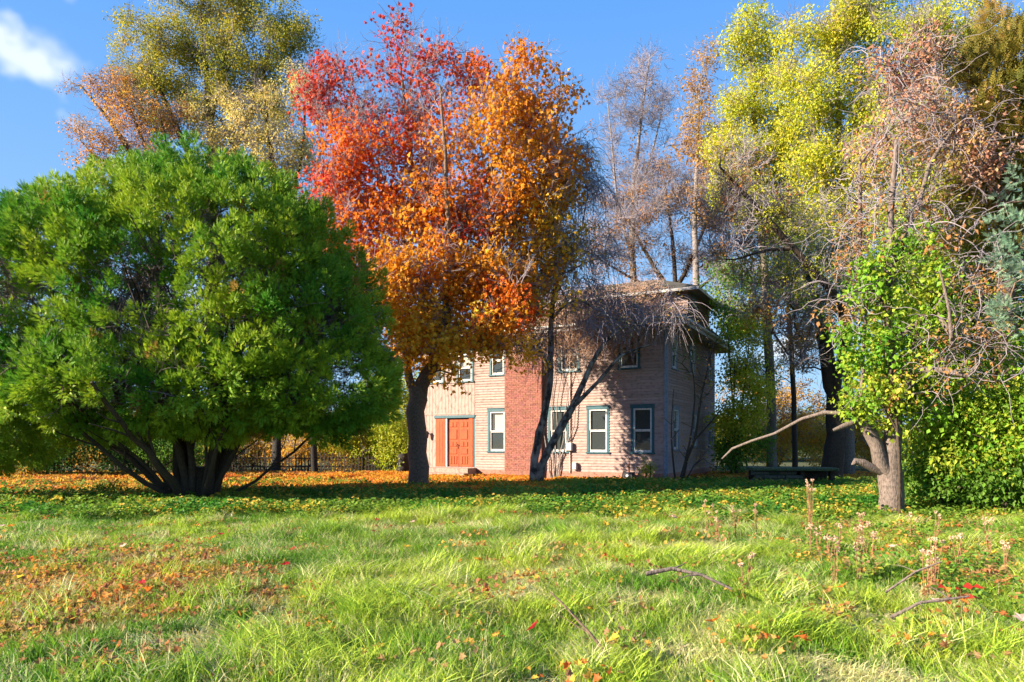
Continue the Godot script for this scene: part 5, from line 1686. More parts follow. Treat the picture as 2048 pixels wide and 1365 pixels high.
	plant({"name": "gnarled_stump_tree", "label": "gnarled grey-brown trunk with a broken fork and long low bough", "category": "tree", "group": "", "base": Vector3(8, 0, -14.3), "leaf": "oval", "spacing": 0.55, "bark": "bark_gnarl", "twig": "tangle", "seed": 19, "twigk": 1.2,
		"stems": [[Vector4(-0.01, -0.139, 0, 0.31), Vector4(-0.021, 0.102, 0, 0.25), Vector4(-0.052, 0.521, 0, 0.235), Vector4(-0.073, 0.888, 0, 0.24), Vector4(-0.021, 1.254, 0, 0.19), Vector4(0.021, 1.621, 0, 0.17), Vector4(0, 2.25, 0, 0.14), Vector4(-0.084, 3.088, 0, 0.11), Vector4(-0.126, 4.135, 0, 0.09), Vector4(-0.084, 5.392, 0, 0.075), Vector4(-0.031, 6.65, 0, 0.06), Vector4(0.073, 7.907, 0, 0.04)],
			[Vector4(-0.105, 0.783, 0, 0.18), Vector4(-0.272, 1.15, 0, 0.15), Vector4(-0.377, 1.464, 0, 0.13), Vector4(-0.482, 1.747, 0, 0.14), Vector4(-0.629, 1.935, 0, 0.1), Vector4(-0.796, 1.988, 0, 0.07), Vector4(-1.027, 1.914, 0, 0.055), Vector4(-1.257, 1.81, 0, 0.035)],
			[Vector4(-0.189, 0.909, 0, 0.1), Vector4(-0.45, 1.045, 0, 0.085), Vector4(-0.66, 1.15, 0, 0.09), Vector4(-0.796, 1.16, 0, 0.07), Vector4(-0.87, 1.097, 0, 0.02)],
			[Vector4(-0.629, 1.914, 0, 0.05), Vector4(-0.922, 2.166, 0, 0.045), Vector4(-1.308, 2.199, -0.3, 0.042), Vector4(-1.662, 2.08, -0.6, 0.036), Vector4(-2.147, 1.756, -0.9, 0.032), Vector4(-2.542, 1.6, -1.2, 0.028), Vector4(-2.899, 1.415, -1.5, 0.03), Vector4(-3.1, 1.181, -1.6, 0.018)],
			[Vector4(0, 2.145, 0, 0.08), Vector4(0.263, 3.056, 0.3, 0.07), Vector4(0.462, 3.004, 0.8, 0.06), Vector4(0.873, 2.867, 1, 0.045), Vector4(1.067, 3.032, 1, 0.03), Vector4(1.048, 3.227, 1, 0.015)],
			[Vector4(-0.084, 3.507, 0, 0.07), Vector4(0.549, 4.249, 0.5, 0.055), Vector4(0.645, 3.485, 0.9, 0.05), Vector4(0.596, 4.172, 0.9, 0.03), Vector4(0.399, 4.957, 0.9, 0.02)],
			[Vector4(-0.126, 4.135, 0, 0.06), Vector4(-0.304, 5.162, -0.8, 0.055), Vector4(-0.282, 6.379, -0.8, 0.05), Vector4(-0.304, 7.706, -0.8, 0.03)],
			[Vector4(-0.084, 5.392, 0, 0.06), Vector4(0.849, 6.643, -0.6, 0.05), Vector4(1.122, 7.625, -0.6, 0.045), Vector4(1.886, 8.717, -0.6, 0.03)],
			[Vector4(-0.922, 2.187, 0, 0.05), Vector4(-0.691, 2.564, 0, 0.04), Vector4(-0.629, 3.507, 0, 0.035), Vector4(-0.555, 4.554, 0, 0.03)]],
		"blobs": [[Vector3(0.98, 10.07, -1.5), Vector3(0.69, 0.69, 0.69), "pink_brown", 1.53],
			[Vector3(1.56, 10.54, -1.5), Vector3(0.81, 0.58, 0.69), "pink_brown", 1.275],
			[Vector3(0.58, 8.46, -1), Vector3(0.67, 0.78, 0.73), "pink_brown", 1.105],
			[Vector3(1.7, 8.24, -1), Vector3(0.9, 0.67, 0.78), "tan", 1.4],
			[Vector3(2.6, 7.79, -1), Vector3(0.9, 0.67, 0.78), "pink_brown", 1.7],
			[Vector3(1.48, 7.34, -1), Vector3(0.9, 0.56, 0.73), "yellow_green", 1.62],
			[Vector3(2.38, 9.02, -1), Vector3(0.78, 0.56, 0.67), "pink_brown", 1.02],
			[Vector3(-0.02, 6.83, -0.5), Vector3(0.87, 0.65, 0.76), "sparse", 0.5],
			[Vector3(0.65, 5.81, 0), Vector3(0.94, 0.52, 0.73), "sparse", 0.5],
			[Vector3(1.26, 4.86, 0.5), Vector3(0.81, 0.61, 0.71), "sparse", 0.5],
			[Vector3(0.69, 3.63, 0.6), Vector3(0.7, 0.5, 0.6), "sparse", 0.4],
			[Vector3(1.39, 3.93, 0.6), Vector3(0.7, 0.5, 0.6), "sparse", 0.4],
			[Vector3(-0.46, 5.74, -0.5), Vector3(0.65, 0.76, 0.7), "sparse", 0.6],
			[Vector3(-0.82, 4.17, -0.2), Vector3(0.53, 0.53, 0.53), "sparse", 0.6],
			[Vector3(0.96, 2.81, 0.8), Vector3(0.69, 0.4, 0.54), "sparse", 0.3],
			[Vector3(0.37, 2.54, 0.3), Vector3(0.51, 0.41, 0.46), "sparse", 0.4]]})
	plant({"name": "cedar_tree", "label": "dense olive-brown cedar towering over the right thicket", "category": "tree", "group": "", "base": Vector3(11.77, 0, -16.3), "leaf": "scale", "spacing": 0.7, "bark": "bark_brown", "twig": "none", "seed": 20,
		"stems": [[Vector4(0, 0.489, 0, 0.3), Vector4(0, 3.773, 0, 0.25), Vector4(0.024, 7.356, 0, 0.15), Vector4(0.06, 10.699, 0, 0.05)]],
		"blobs": [[Vector3(0.06, 11.06, 0), Vector3(0.6, 0.84, 0.72), "cedar", 6],
			[Vector3(-0.3, 9.86, 0), Vector3(0.72, 1.07, 0.9), "cedar", 6.6],
			[Vector3(0.48, 9.51, 0), Vector3(0.84, 1.55, 1.19), "cedar", 6.6],
			[Vector3(-0.6, 8.31, 0), Vector3(0.72, 1.07, 0.9), "cedar", 6],
			[Vector3(0.24, 7.36, 0), Vector3(1.07, 1.31, 1.19), "cedar", 6],
			[Vector3(1.07, 8.19, 0), Vector3(0.84, 1.79, 1.31), "cedar", 4.8],
			[Vector3(-0.6, 6.4, 0), Vector3(0.84, 1.07, 0.96), "cedar", 4.8],
			[Vector3(0.48, 5.45, 0), Vector3(1.07, 1.31, 1.19), "cedar", 4.8]]})
	plant({"name": "vine_maple_tree", "label": "slender leaning tree with salmon and green leaves beside the cedar", "category": "tree", "group": "", "base": Vector3(11.82, 0, -18), "leaf": "oval", "spacing": 0.7, "bark": "bark_gnarl", "twig": "fine", "seed": 24,
		"stems": [[Vector4(0, 0.242, 0, 0.14), Vector4(-0.066, 2.681, 0, 0.12), Vector4(-0.198, 5.319, 0, 0.1), Vector4(-0.264, 7.297, 0, 0.08), Vector4(-0.198, 9.275, 0, 0.05), Vector4(-0.264, 11.253, 0, 0.03)],
			[Vector4(-0.198, 5.846, 0, 0.06), Vector4(0.791, 7.692, 0, 0.05), Vector4(1.451, 8.879, 0, 0.03)],
			[Vector4(-0.198, 6.637, 0, 0.05), Vector4(-1.055, 7.956, 0, 0.04), Vector4(-1.582, 9.275, 0, 0.02)]],
		"blobs": [[Vector3(-0.53, 11.25, 0), Vector3(0.79, 0.79, 0.79), "pink_brown", 1.02],
			[Vector3(-0.79, 9.8, 0), Vector3(0.92, 0.79, 0.86), "pink_brown", 1.36],
			[Vector3(0.53, 9.27, 0), Vector3(1.05, 0.92, 0.99), "pink_brown", 1.7],
			[Vector3(-0.53, 7.96, 0), Vector3(1.05, 0.79, 0.92), "pink_brown", 1.7],
			[Vector3(0.79, 7.69, 0), Vector3(0.92, 0.79, 0.86), "tan", 1.6],
			[Vector3(-1.05, 6.9, 0), Vector3(1.05, 0.79, 0.92), "vine_green", 2.34],
			[Vector3(0.13, 6.64, 0), Vector3(1.05, 0.79, 0.92), "vine_green", 2.86],
			[Vector3(-1.32, 5.58, 0), Vector3(0.92, 0.79, 0.86), "vine_green", 2.86],
			[Vector3(-0.26, 5.32, 0), Vector3(1.05, 0.79, 0.92), "vine_green", 3.12],
			[Vector3(0.92, 5.85, 0), Vector3(0.92, 0.79, 0.86), "vine_green", 2.6],
			[Vector3(0.53, 4.26, 0), Vector3(0.92, 0.79, 0.86), "vine_green", 3.12]]})
	plant({"name": "oak_tree", "label": "large olive-green oak rising behind the yew", "category": "tree", "group": "", "base": Vector3(-18.28, 0, -42), "leaf": "oval", "spacing": 1.2, "bark": "bark_dark", "twig": "fine", "seed": 21, "leafscale": 1.3,
		"stems": [[Vector4(0, -0.185, 0, 0.5), Vector4(-0.062, 7.2, 0, 0.45), Vector4(-0.154, 15.815, 0, 0.35), Vector4(-0.308, 21.046, 0, 0.25), Vector4(-0.615, 25.046, 0, 0.12), Vector4(-0.923, 28.123, 0, 0.05)],
			[Vector4(-0.154, 16.431, 0, 0.25), Vector4(-2.462, 21.046, 0, 0.16), Vector4(-4, 24.738, 0, 0.07)],
			[Vector4(-0.154, 17.046, 0, 0.25), Vector4(2.154, 21.662, 0, 0.16), Vector4(3.385, 25.662, 0, 0.07)],
			[Vector4(-0.308, 21.046, 0, 0.15), Vector4(0.615, 25.046, 0, 0.1), Vector4(1.231, 27.815, 0, 0.04)]],
		"blobs": [[Vector3(-1.54, 29.05, 0), Vector3(2.77, 2.15, 2.46), "olive", 3],
			[Vector3(1.23, 29.97, 0), Vector3(2.46, 1.85, 2.15), "olive", 3],
			[Vector3(4.92, 26.89, 0), Vector3(1.23, 1.54, 1.38), "olive", 2.4],
			[Vector3(-4, 25.97, 0), Vector3(2.46, 2.15, 2.31), "olive", 2.6],
			[Vector3(-0.92, 25.35, 0), Vector3(2.46, 2.15, 2.31), "olive", 3.4],
			[Vector3(1.85, 26.89, 0), Vector3(2.46, 2.15, 2.31), "olive", 3.2],
			[Vector3(4, 25.35, 0), Vector3(1.85, 2.15, 2), "olive", 3.2],
			[Vector3(0.92, 23.51, 0), Vector3(2.77, 1.85, 2.31), "olive", 3.2],
			[Vector3(-3.08, 23.2, 0), Vector3(2.46, 1.85, 2.15), "olive", 3],
			[Vector3(3.38, 22.89, 0), Vector3(2.15, 1.54, 1.85), "olive", 2.6],
			[Vector3(-4.92, 23.51, 0), Vector3(1.54, 1.54, 1.54), "olive", 2],
			[Vector3(-1.54, 21.35, 0), Vector3(2.46, 1.23, 1.85), "olive", 2.6]]})
	plant({"name": "hickory_tree", "label": "thin orange-leaved tree leaning left above the yew", "category": "tree", "group": "", "base": Vector3(-20.4, 0, -39), "leaf": "oval", "spacing": 1, "bark": "bark_dark", "twig": "fine", "seed": 22, "twigk": 1.6, "leafscale": 1.3,
		"stems": [[Vector4(0.571, -0.057, 0, 0.36), Vector4(0.286, 9.657, 0, 0.3), Vector4(-0.286, 14.8, 0, 0.24), Vector4(-1.286, 17.657, 0, 0.16), Vector4(-2.429, 19.657, 0, 0.1), Vector4(-4.286, 21.943, 0, 0.04)],
			[Vector4(-0.286, 14.8, 0, 0.15), Vector4(-0.571, 18.229, 0, 0.1), Vector4(-1.714, 21.086, 0, 0.05)],
			[Vector4(-1.286, 17.371, 0, 0.1), Vector4(-3.143, 17.657, 0, 0.07), Vector4(-4.286, 18.8, 0, 0.03)],
			[Vector4(-0.286, 15.371, 0, 0.12), Vector4(0.571, 18.229, 0, 0.08), Vector4(0.286, 20.229, 0, 0.04)]],
		"blobs": [[Vector3(-4.14, 21.94, 0), Vector3(1.29, 0.86, 1.07), "amber", 0.78],
			[Vector3(-2.71, 21.37, 0), Vector3(1.43, 1.43, 1.43), "amber", 1.3],
			[Vector3(-3.57, 19.37, 0), Vector3(1.14, 1.14, 1.14), "amber", 1.17],
			[Vector3(-1.71, 19.66, 0), Vector3(1.43, 1.43, 1.43), "amber", 1.56],
			[Vector3(-3.14, 17.94, 0), Vector3(1.43, 1, 1.21), "amber", 1.3],
			[Vector3(-0.57, 18.51, 0), Vector3(1.43, 1.43, 1.43), "amber", 1.56],
			[Vector3(0.29, 20.23, 0), Vector3(1.43, 1.14, 1.29), "amber", 1.3],
			[Vector3(-2, 22.51, 0), Vector3(0.86, 0.86, 0.86), "amber", 0.78]]})
	plant({"name": "cottonwood_tree", "label": "pale yellow tree between the yew and the red maple", "category": "tree", "group": "", "base": Vector3(-13.3, 0, -40), "leaf": "oval", "spacing": 1.1, "bark": "bark_dark", "twig": "fine", "seed": 23, "twigk": 1.3, "leafscale": 1.3,
		"stems": [[Vector4(-0.293, -0.1, 0, 0.34), Vector4(-0.293, 8.399, 0, 0.3), Vector4(-0.44, 14.259, 0, 0.24), Vector4(-0.733, 17.776, 0, 0.16), Vector4(-1.172, 21.292, 0, 0.07)],
			[Vector4(-0.44, 14.259, 0, 0.16), Vector4(0.879, 17.776, 0, 0.1), Vector4(1.172, 21.292, 0, 0.05)],
			[Vector4(-0.44, 14.845, 0, 0.16), Vector4(-2.637, 18.069, 0, 0.1), Vector4(-3.81, 20.413, 0, 0.05)]],
		"blobs": [[Vector3(-3.81, 20.12, 0), Vector3(2.05, 1.47, 1.76), "pale_yellow", 1.95],
			[Vector3(-1.47, 20.71, 0), Vector3(2.05, 1.76, 1.9), "pale_yellow", 1.95],
			[Vector3(0.59, 21.59, 0), Vector3(1.47, 1.76, 1.61), "pale_yellow", 1.8],
			[Vector3(1.17, 18.95, 0), Vector3(1.47, 1.76, 1.61), "pale_yellow", 1.8],
			[Vector3(-0.88, 18.36, 0), Vector3(2.34, 1.47, 1.9), "pale_yellow", 1.95],
			[Vector3(-3.22, 18.36, 0), Vector3(1.76, 1.17, 1.47), "pale_yellow", 1.8],
			[Vector3(0.88, 15.72, 0), Vector3(1.76, 2.34, 2.05), "pale_yellow", 1.8]]})
	plant({"name": "thicket_shrub", "label": "big green leafy shrub crowding beside the gnarled trunk", "category": "shrub", "group": "", "base": Vector3(9.5, 0, -14.8), "leaf": "oval", "spacing": 0.42, "bark": "bark_dark", "twig": "none", "seed": 31,
		"stems": [[Vector4(-0.18, -0.065, 0, 0.05), Vector4(-0.198, 0.811, 0, 0.035), Vector4(-0.217, 1.622, 0, 0.02)],
			[Vector4(-0.06, -0.065, 0, 0.05), Vector4(0.214, 0.973, 0, 0.035), Vector4(0.488, 1.947, 0, 0.02)],
			[Vector4(0.06, -0.065, 0, 0.05), Vector4(0.03, 0.377, 0, 0.035), Vector4(0, 0.754, 0, 0.02)],
			[Vector4(0.18, -0.065, 0, 0.05), Vector4(-0.181, 0.486, 0, 0.035), Vector4(-0.542, 0.971, 0, 0.02)]],
		"blobs": [[Vector3(-0.22, 1.62, 0), Vector3(0.65, 0.87, 0.76), "vine_green", 6.5],
			[Vector3(0.49, 1.95, 0), Vector3(0.76, 0.98, 0.87), "vine_green", 6.5],
			[Vector3(0, 0.75, 0), Vector3(0.76, 0.54, 0.65), "greenleaf", 4.5],
			[Vector3(-0.54, 0.97, 0), Vector3(0.43, 0.6, 0.52), "greenleaf", 4]]})
	plant({"name": "thicket_shrub", "label": "big yellow-green shrub under the blue spruce boughs", "category": "shrub", "group": "", "base": Vector3(10.11, 0, -14), "leaf": "oval", "spacing": 0.42, "bark": "bark_dark", "twig": "none", "seed": 32,
		"stems": [[Vector4(-0.18, -0.062, 0, 0.05), Vector4(-0.141, 0.964, 0, 0.035), Vector4(-0.103, 1.928, 0, 0.02)],
			[Vector4(-0.06, -0.062, 0, 0.05), Vector4(0.226, 1.221, 0, 0.035), Vector4(0.513, 2.441, 0, 0.02)],
			[Vector4(0.06, -0.062, 0, 0.05), Vector4(-0.073, 0.4, 0, 0.035), Vector4(-0.205, 0.8, 0, 0.02)],
			[Vector4(0.18, -0.062, 0, 0.05), Vector4(0.346, 0.451, 0, 0.035), Vector4(0.513, 0.903, 0, 0.02)]],
		"blobs": [[Vector3(-0.1, 1.93, 0), Vector3(0.72, 1.13, 0.92), "vine_green", 6.5],
			[Vector3(0.51, 2.44, 0), Vector3(0.62, 1.33, 0.97), "vine_green", 5.85],
			[Vector3(-0.21, 0.8, 0), Vector3(0.72, 0.51, 0.62), "greenleaf", 4.5],
			[Vector3(0.51, 0.9, 0), Vector3(0.62, 0.62, 0.62), "greenleaf", 4]]})
	plant({"name": "tall_thicket_shrub", "label": "tall vine-hung green shrub behind the gnarled trunk", "category": "shrub", "group": "", "base": Vector3(11.03, 0, -17), "leaf": "oval", "spacing": 0.6, "bark": "bark_dark", "twig": "none", "seed": 33,
		"stems": [[Vector4(-0.24, -0.075, 0, 0.05), Vector4(-0.431, 2.556, 0, 0.035), Vector4(-0.623, 5.112, 0, 0.02)],
			[Vector4(-0.12, -0.075, 0, 0.05), Vector4(0.189, 2.556, 0, 0.035), Vector4(0.498, 5.112, 0, 0.02)],
			[Vector4(0, -0.075, 0, 0.05), Vector4(-0.56, 1.933, 0, 0.035), Vector4(-1.121, 3.867, 0, 0.02)],
			[Vector4(0.12, -0.075, 0, 0.05), Vector4(0.247, 1.684, 0, 0.035), Vector4(0.374, 3.368, 0, 0.02)],
			[Vector4(0.24, -0.075, 0, 0.05), Vector4(0.867, 2.058, 0, 0.035), Vector4(1.495, 4.116, 0, 0.02)]],
		"blobs": [[Vector3(-0.62, 5.11, 0), Vector3(1, 1, 1), "vine_green", 3.9],
			[Vector3(0.5, 5.11, 0), Vector3(1, 1, 1), "vine_green", 3.9],
			[Vector3(-1.12, 3.87, 0), Vector3(1, 0.87, 0.93), "vine_green", 3.9],
			[Vector3(0.37, 3.37, 0), Vector3(1.12, 0.87, 1), "vine_green", 4.42],
			[Vector3(1.49, 4.12, 0), Vector3(1, 1.25, 1.12), "vine_green", 3.9],
			[Vector3(-1.62, 4.61, 0), Vector3(0.75, 0.87, 0.81), "vine_green", 2.34],
			[Vector3(-1.74, 3.12, 0), Vector3(0.75, 0.87, 0.81), "vine_green", 2.86],
			[Vector3(-0.5, 2.87, 0), Vector3(0.87, 0.75, 0.81), "vine_green", 4.68],
			[Vector3(-0.37, 6.11, 0), Vector3(0.75, 0.75, 0.75), "vine_green", 2.34]]})
	plant({"name": "background_shrub", "label": "green and yellow shrub just past the house's side wall", "category": "shrub", "group": "", "base": Vector3(9.8, 0, -30), "leaf": "oval", "spacing": 0.7, "bark": "bark_dark", "twig": "none", "seed": 34, "leafscale": 1.3,
		"stems": [[Vector4(-0.12, -0.132, 0, 0.05), Vector4(-0.06, 2.47, 0, 0.035), Vector4(0, 4.941, 0, 0.02)],
			[Vector4(0, -0.132, 0, 0.05), Vector4(0.33, 3.13, 0, 0.035), Vector4(0.659, 6.259, 0, 0.02)],
			[Vector4(0.12, -0.132, 0, 0.05), Vector4(-0.105, 3.349, 0, 0.035), Vector4(-0.33, 6.699, 0, 0.02)]],
		"blobs": [[Vector3(0, 4.94, 0), Vector3(0.88, 1.1, 0.99), "yellow_green", 2.88],
			[Vector3(0.66, 6.26, 0), Vector3(0.99, 1.1, 1.04), "yellow_green", 2.34],
			[Vector3(-0.33, 6.7, 0), Vector3(0.66, 1.1, 0.88), "vine_green", 1.56],
			[Vector3(-0.11, 2.3, 0), Vector3(0.77, 1.32, 1.04), "yellow_green", 5.76],
			[Vector3(0.44, 3.4, 0), Vector3(0.88, 1.1, 0.99), "yellow_green", 4.68],
			[Vector3(-0.33, 0.98, 0), Vector3(0.88, 0.88, 0.88), "greenleaf", 3.2],
			[Vector3(0.66, 1.42, 0), Vector3(0.88, 1.1, 0.99), "greenleaf", 2.6]]})
	plant({"name": "orange_shrub", "label": "orange-gold saplings beyond the low stone wall", "category": "shrub", "group": "", "base": Vector3(15.41, 0, -40), "leaf": "oval", "spacing": 0.9, "bark": "bark_dark", "twig": "fine", "seed": 35, "leafscale": 1.3,
		"stems": [[Vector4(-0.18, -0.176, 0, 0.05), Vector4(-0.53, 1.562, 0, 0.035), Vector4(-0.879, 3.124, 0, 0.02)],
			[Vector4(-0.06, -0.176, 0, 0.05), Vector4(0.263, 2.001, 0, 0.035), Vector4(0.586, 4.003, 0, 0.02)],
			[Vector4(0.06, -0.176, 0, 0.05), Vector4(0.909, 1.415, 0, 0.035), Vector4(1.758, 2.831, 0, 0.02)],
			[Vector4(0.18, -0.176, 0, 0.05), Vector4(0.09, 0.683, 0, 0.035), Vector4(0, 1.366, 0, 0.02)]],
		"blobs": [[Vector3(-0.88, 3.12, 0), Vector3(1.17, 1.76, 1.47), "amber_gold", 2.4],
			[Vector3(0.59, 4, 0), Vector3(1.32, 1.76, 1.54), "amber_gold", 2.2],
			[Vector3(1.76, 2.83, 0), Vector3(1.32, 1.76, 1.54), "amber_gold", 2.4],
			[Vector3(0, 1.37, 0), Vector3(1.76, 1.17, 1.47), "amber_gold", 2.4],
			[Vector3(-2.05, 4.88, 0), Vector3(1.17, 1.17, 1.17), "amber_gold", 1.2]]})
	plant({"name": "orange_shrub", "label": "golden saplings behind the dark tree trunk", "category": "shrub", "group": "", "base": Vector3(18.54, 0, -38), "leaf": "oval", "spacing": 0.85, "bark": "bark_dark", "twig": "fine", "seed": 36, "leafscale": 1.3,
		"stems": [[Vector4(-0.18, -0.167, 0, 0.05), Vector4(-0.786, 0.828, 0, 0.035), Vector4(-1.392, 1.656, 0, 0.02)],
			[Vector4(-0.06, -0.167, 0, 0.05), Vector4(0.109, 0.828, 0, 0.035), Vector4(0.278, 1.656, 0, 0.02)],
			[Vector4(0.06, -0.167, 0, 0.05), Vector4(0.587, 1.524, 0, 0.035), Vector4(1.114, 3.048, 0, 0.02)],
			[Vector4(0.18, -0.167, 0, 0.05), Vector4(0.925, 0.549, 0, 0.035), Vector4(1.67, 1.099, 0, 0.02)]],
		"blobs": [[Vector3(-1.39, 1.66, 0), Vector3(1.11, 1.53, 1.32), "amber_gold", 2.6],
			[Vector3(0.28, 1.66, 0), Vector3(1.11, 1.53, 1.32), "amber_gold", 2.6],
			[Vector3(1.11, 3.05, 0), Vector3(1.11, 1.39, 1.25), "yellow_green", 3.6],
			[Vector3(1.67, 1.1, 0), Vector3(1.11, 1.25, 1.18), "amber_gold", 2.6]]})
	plant({"name": "hedge_bush", "label": "amber bush behind the fence under the yew's right side", "category": "shrub", "group": "bushes behind the picket fence", "base": Vector3(-14.2, 0, -37), "leaf": "oval", "spacing": 0.85, "bark": "bark_dark", "twig": "fine", "seed": 37, "leafscale": 1.3,
		"stems": [[Vector4(-0.12, -0.163, 0, 0.05), Vector4(-0.467, 0.556, 0, 0.035), Vector4(-0.813, 1.112, 0, 0.02)],
			[Vector4(0, -0.163, 0, 0.05), Vector4(0.407, 0.827, 0, 0.035), Vector4(0.813, 1.654, 0, 0.02)],
			[Vector4(0.12, -0.163, 0, 0.05), Vector4(0.06, 1.234, 0, 0.035), Vector4(0, 2.467, 0, 0.02)]],
		"blobs": [[Vector3(-0.81, 1.11, 0), Vector3(1.36, 1.22, 1.29), "amber_gold", 2.6],
			[Vector3(0.81, 1.65, 0), Vector3(1.49, 1.49, 1.49), "amber_gold", 2.4],
			[Vector3(0, 2.47, 0), Vector3(1.36, 1.08, 1.22), "amber_gold", 1.6]]})
	plant({"name": "hedge_bush", "label": "golden bush behind the fence between two dark trunks", "category": "shrub", "group": "bushes behind the picket fence", "base": Vector3(-10.92, 0, -36), "leaf": "oval", "spacing": 0.85, "bark": "bark_dark", "twig": "fine", "seed": 38, "leafscale": 1.3,
		"stems": [[Vector4(-0.12, -0.158, 0, 0.05), Vector4(-0.324, 0.695, 0, 0.035), Vector4(-0.527, 1.389, 0, 0.02)],
			[Vector4(0, -0.158, 0, 0.05), Vector4(0.527, 0.826, 0, 0.035), Vector4(1.055, 1.653, 0, 0.02)],
			[Vector4(0.12, -0.158, 0, 0.05), Vector4(0.192, 1.354, 0, 0.035), Vector4(0.264, 2.708, 0, 0.02)]],
		"blobs": [[Vector3(-0.53, 1.39, 0), Vector3(1.32, 1.45, 1.38), "amber_gold", 2.6],
			[Vector3(1.05, 1.65, 0), Vector3(1.32, 1.58, 1.45), "amber_gold", 2.4],
			[Vector3(0.26, 2.71, 0), Vector3(1.32, 1.05, 1.19), "gold", 1.6]]})
	plant({"name": "hedge_bush", "label": "yellow-green bush behind the fence near the cut stump", "category": "shrub", "group": "bushes behind the picket fence", "base": Vector3(-7.92, 0, -35), "leaf": "oval", "spacing": 0.8, "bark": "bark_dark", "twig": "fine", "seed": 39, "leafscale": 1.3,
		"stems": [[Vector4(-0.12, -0.154, 0, 0.05), Vector4(-0.252, 0.826, 0, 0.035), Vector4(-0.385, 1.651, 0, 0.02)],
			[Vector4(0, -0.154, 0, 0.05), Vector4(0.385, 0.954, 0, 0.035), Vector4(0.769, 1.908, 0, 0.02)],
			[Vector4(0.12, -0.154, 0, 0.05), Vector4(0.124, 0.441, 0, 0.035), Vector4(0.128, 0.882, 0, 0.02)]],
		"blobs": [[Vector3(-0.38, 1.65, 0), Vector3(1.28, 1.54, 1.41), "yellow_green", 5.04],
			[Vector3(0.77, 1.91, 0), Vector3(1.15, 1.67, 1.41), "yellow_green", 4.68],
			[Vector3(0.13, 0.88, 0), Vector3(1.54, 0.9, 1.22), "amber_gold", 2.4]]})
	plant({"name": "hedge_bush", "label": "bright lime bush filling the gap left of the maple trunk", "category": "shrub", "group": "", "base": Vector3(-5.62, 0, -33.5), "leaf": "oval", "spacing": 0.75, "bark": "bark_dark", "twig": "none", "seed": 40, "leafscale": 1.3,
		"stems": [[Vector4(-0.12, -0.147, 0, 0.05), Vector4(-0.183, 1.193, 0, 0.035), Vector4(-0.245, 2.385, 0, 0.02)],
			[Vector4(0, -0.147, 0, 0.05), Vector4(0.245, 1.806, 0, 0.035), Vector4(0.491, 3.612, 0, 0.02)],
			[Vector4(0.12, -0.147, 0, 0.05), Vector4(0.121, 0.456, 0, 0.035), Vector4(0.123, 0.913, 0, 0.02)]],
		"blobs": [[Vector3(-0.25, 2.39, 0), Vector3(0.98, 1.96, 1.47), "lime", 3.2],
			[Vector3(0.49, 3.61, 0), Vector3(0.86, 1.47, 1.17), "lime", 2.8],
			[Vector3(0.12, 0.91, 0), Vector3(1.1, 0.98, 1.04), "lime", 3],
			[Vector3(-0.61, 4.1, 0), Vector3(0.86, 1.23, 1.04), "lime", 2.2]]})
	plant({"name": "dark_bush", "label": "dark leafy bush behind the yew's left skirt", "category": "shrub", "group": "", "base": Vector3(-21.19, 0, -30), "leaf": "oval", "spacing": 0.75, "bark": "bark_dark", "twig": "none", "seed": 41, "leafscale": 1.3,
		"stems": [[Vector4(-0.18, -0.132, 0, 0.05), Vector4(-0.31, 0.712, 0, 0.035), Vector4(-0.44, 1.424, 0, 0.02)],
			[Vector4(-0.06, -0.132, 0, 0.05), Vector4(0.629, 0.712, 0, 0.035), Vector4(1.319, 1.424, 0, 0.02)],
			[Vector4(0.06, -0.132, 0, 0.05), Vector4(-0.629, 1.042, 0, 0.035), Vector4(-1.319, 2.084, 0, 0.02)],
			[Vector4(0.18, -0.132, 0, 0.05), Vector4(0.09, 0.273, 0, 0.035), Vector4(0, 0.545, 0, 0.02)]],
		"blobs": [[Vector3(-0.44, 1.42, 0), Vector3(1.54, 1.32, 1.43), "dark_green", 3],
			[Vector3(1.32, 1.42, 0), Vector3(1.54, 1.32, 1.43), "dark_green", 3],
			[Vector3(-1.32, 2.08, 0), Vector3(1.32, 1.32, 1.32), "greenleaf", 2.6],
			[Vector3(0, 0.55, 0), Vector3(1.32, 0.55, 0.99), "amber_gold", 2]]})
	plant({"name": "dark_bush", "label": "green bush behind the yew stems", "category": "shrub", "group": "", "base": Vector3(-16.9, 0, -31), "leaf": "oval", "spacing": 0.75, "bark": "bark_dark", "twig": "none", "seed": 42, "leafscale": 1.3,
		"stems": [[Vector4(-0.18, -0.136, 0, 0.05), Vector4(-0.658, 0.709, 0, 0.035), Vector4(-1.136, 1.418, 0, 0.02)],
			[Vector4(-0.06, -0.136, 0, 0.05), Vector4(0.424, 0.709, 0, 0.035), Vector4(0.908, 1.418, 0, 0.02)],
			[Vector4(0.06, -0.136, 0, 0.05), Vector4(0.03, 1.163, 0, 0.035), Vector4(0, 2.327, 0, 0.02)],
			[Vector4(0.18, -0.136, 0, 0.05), Vector4(1.339, 0.596, 0, 0.035), Vector4(2.498, 1.191, 0, 0.02)]],
		"blobs": [[Vector3(-1.14, 1.42, 0), Vector3(1.59, 1.14, 1.36), "dark_green", 3],
			[Vector3(0.91, 1.42, 0), Vector3(1.59, 1.14, 1.36), "greenleaf", 3],
			[Vector3(0, 2.33, 0), Vector3(1.36, 0.91, 1.14), "dark_green", 2.6],
			[Vector3(2.5, 1.19, 0), Vector3(1.36, 1.02, 1.19), "greenleaf", 2.6]]})
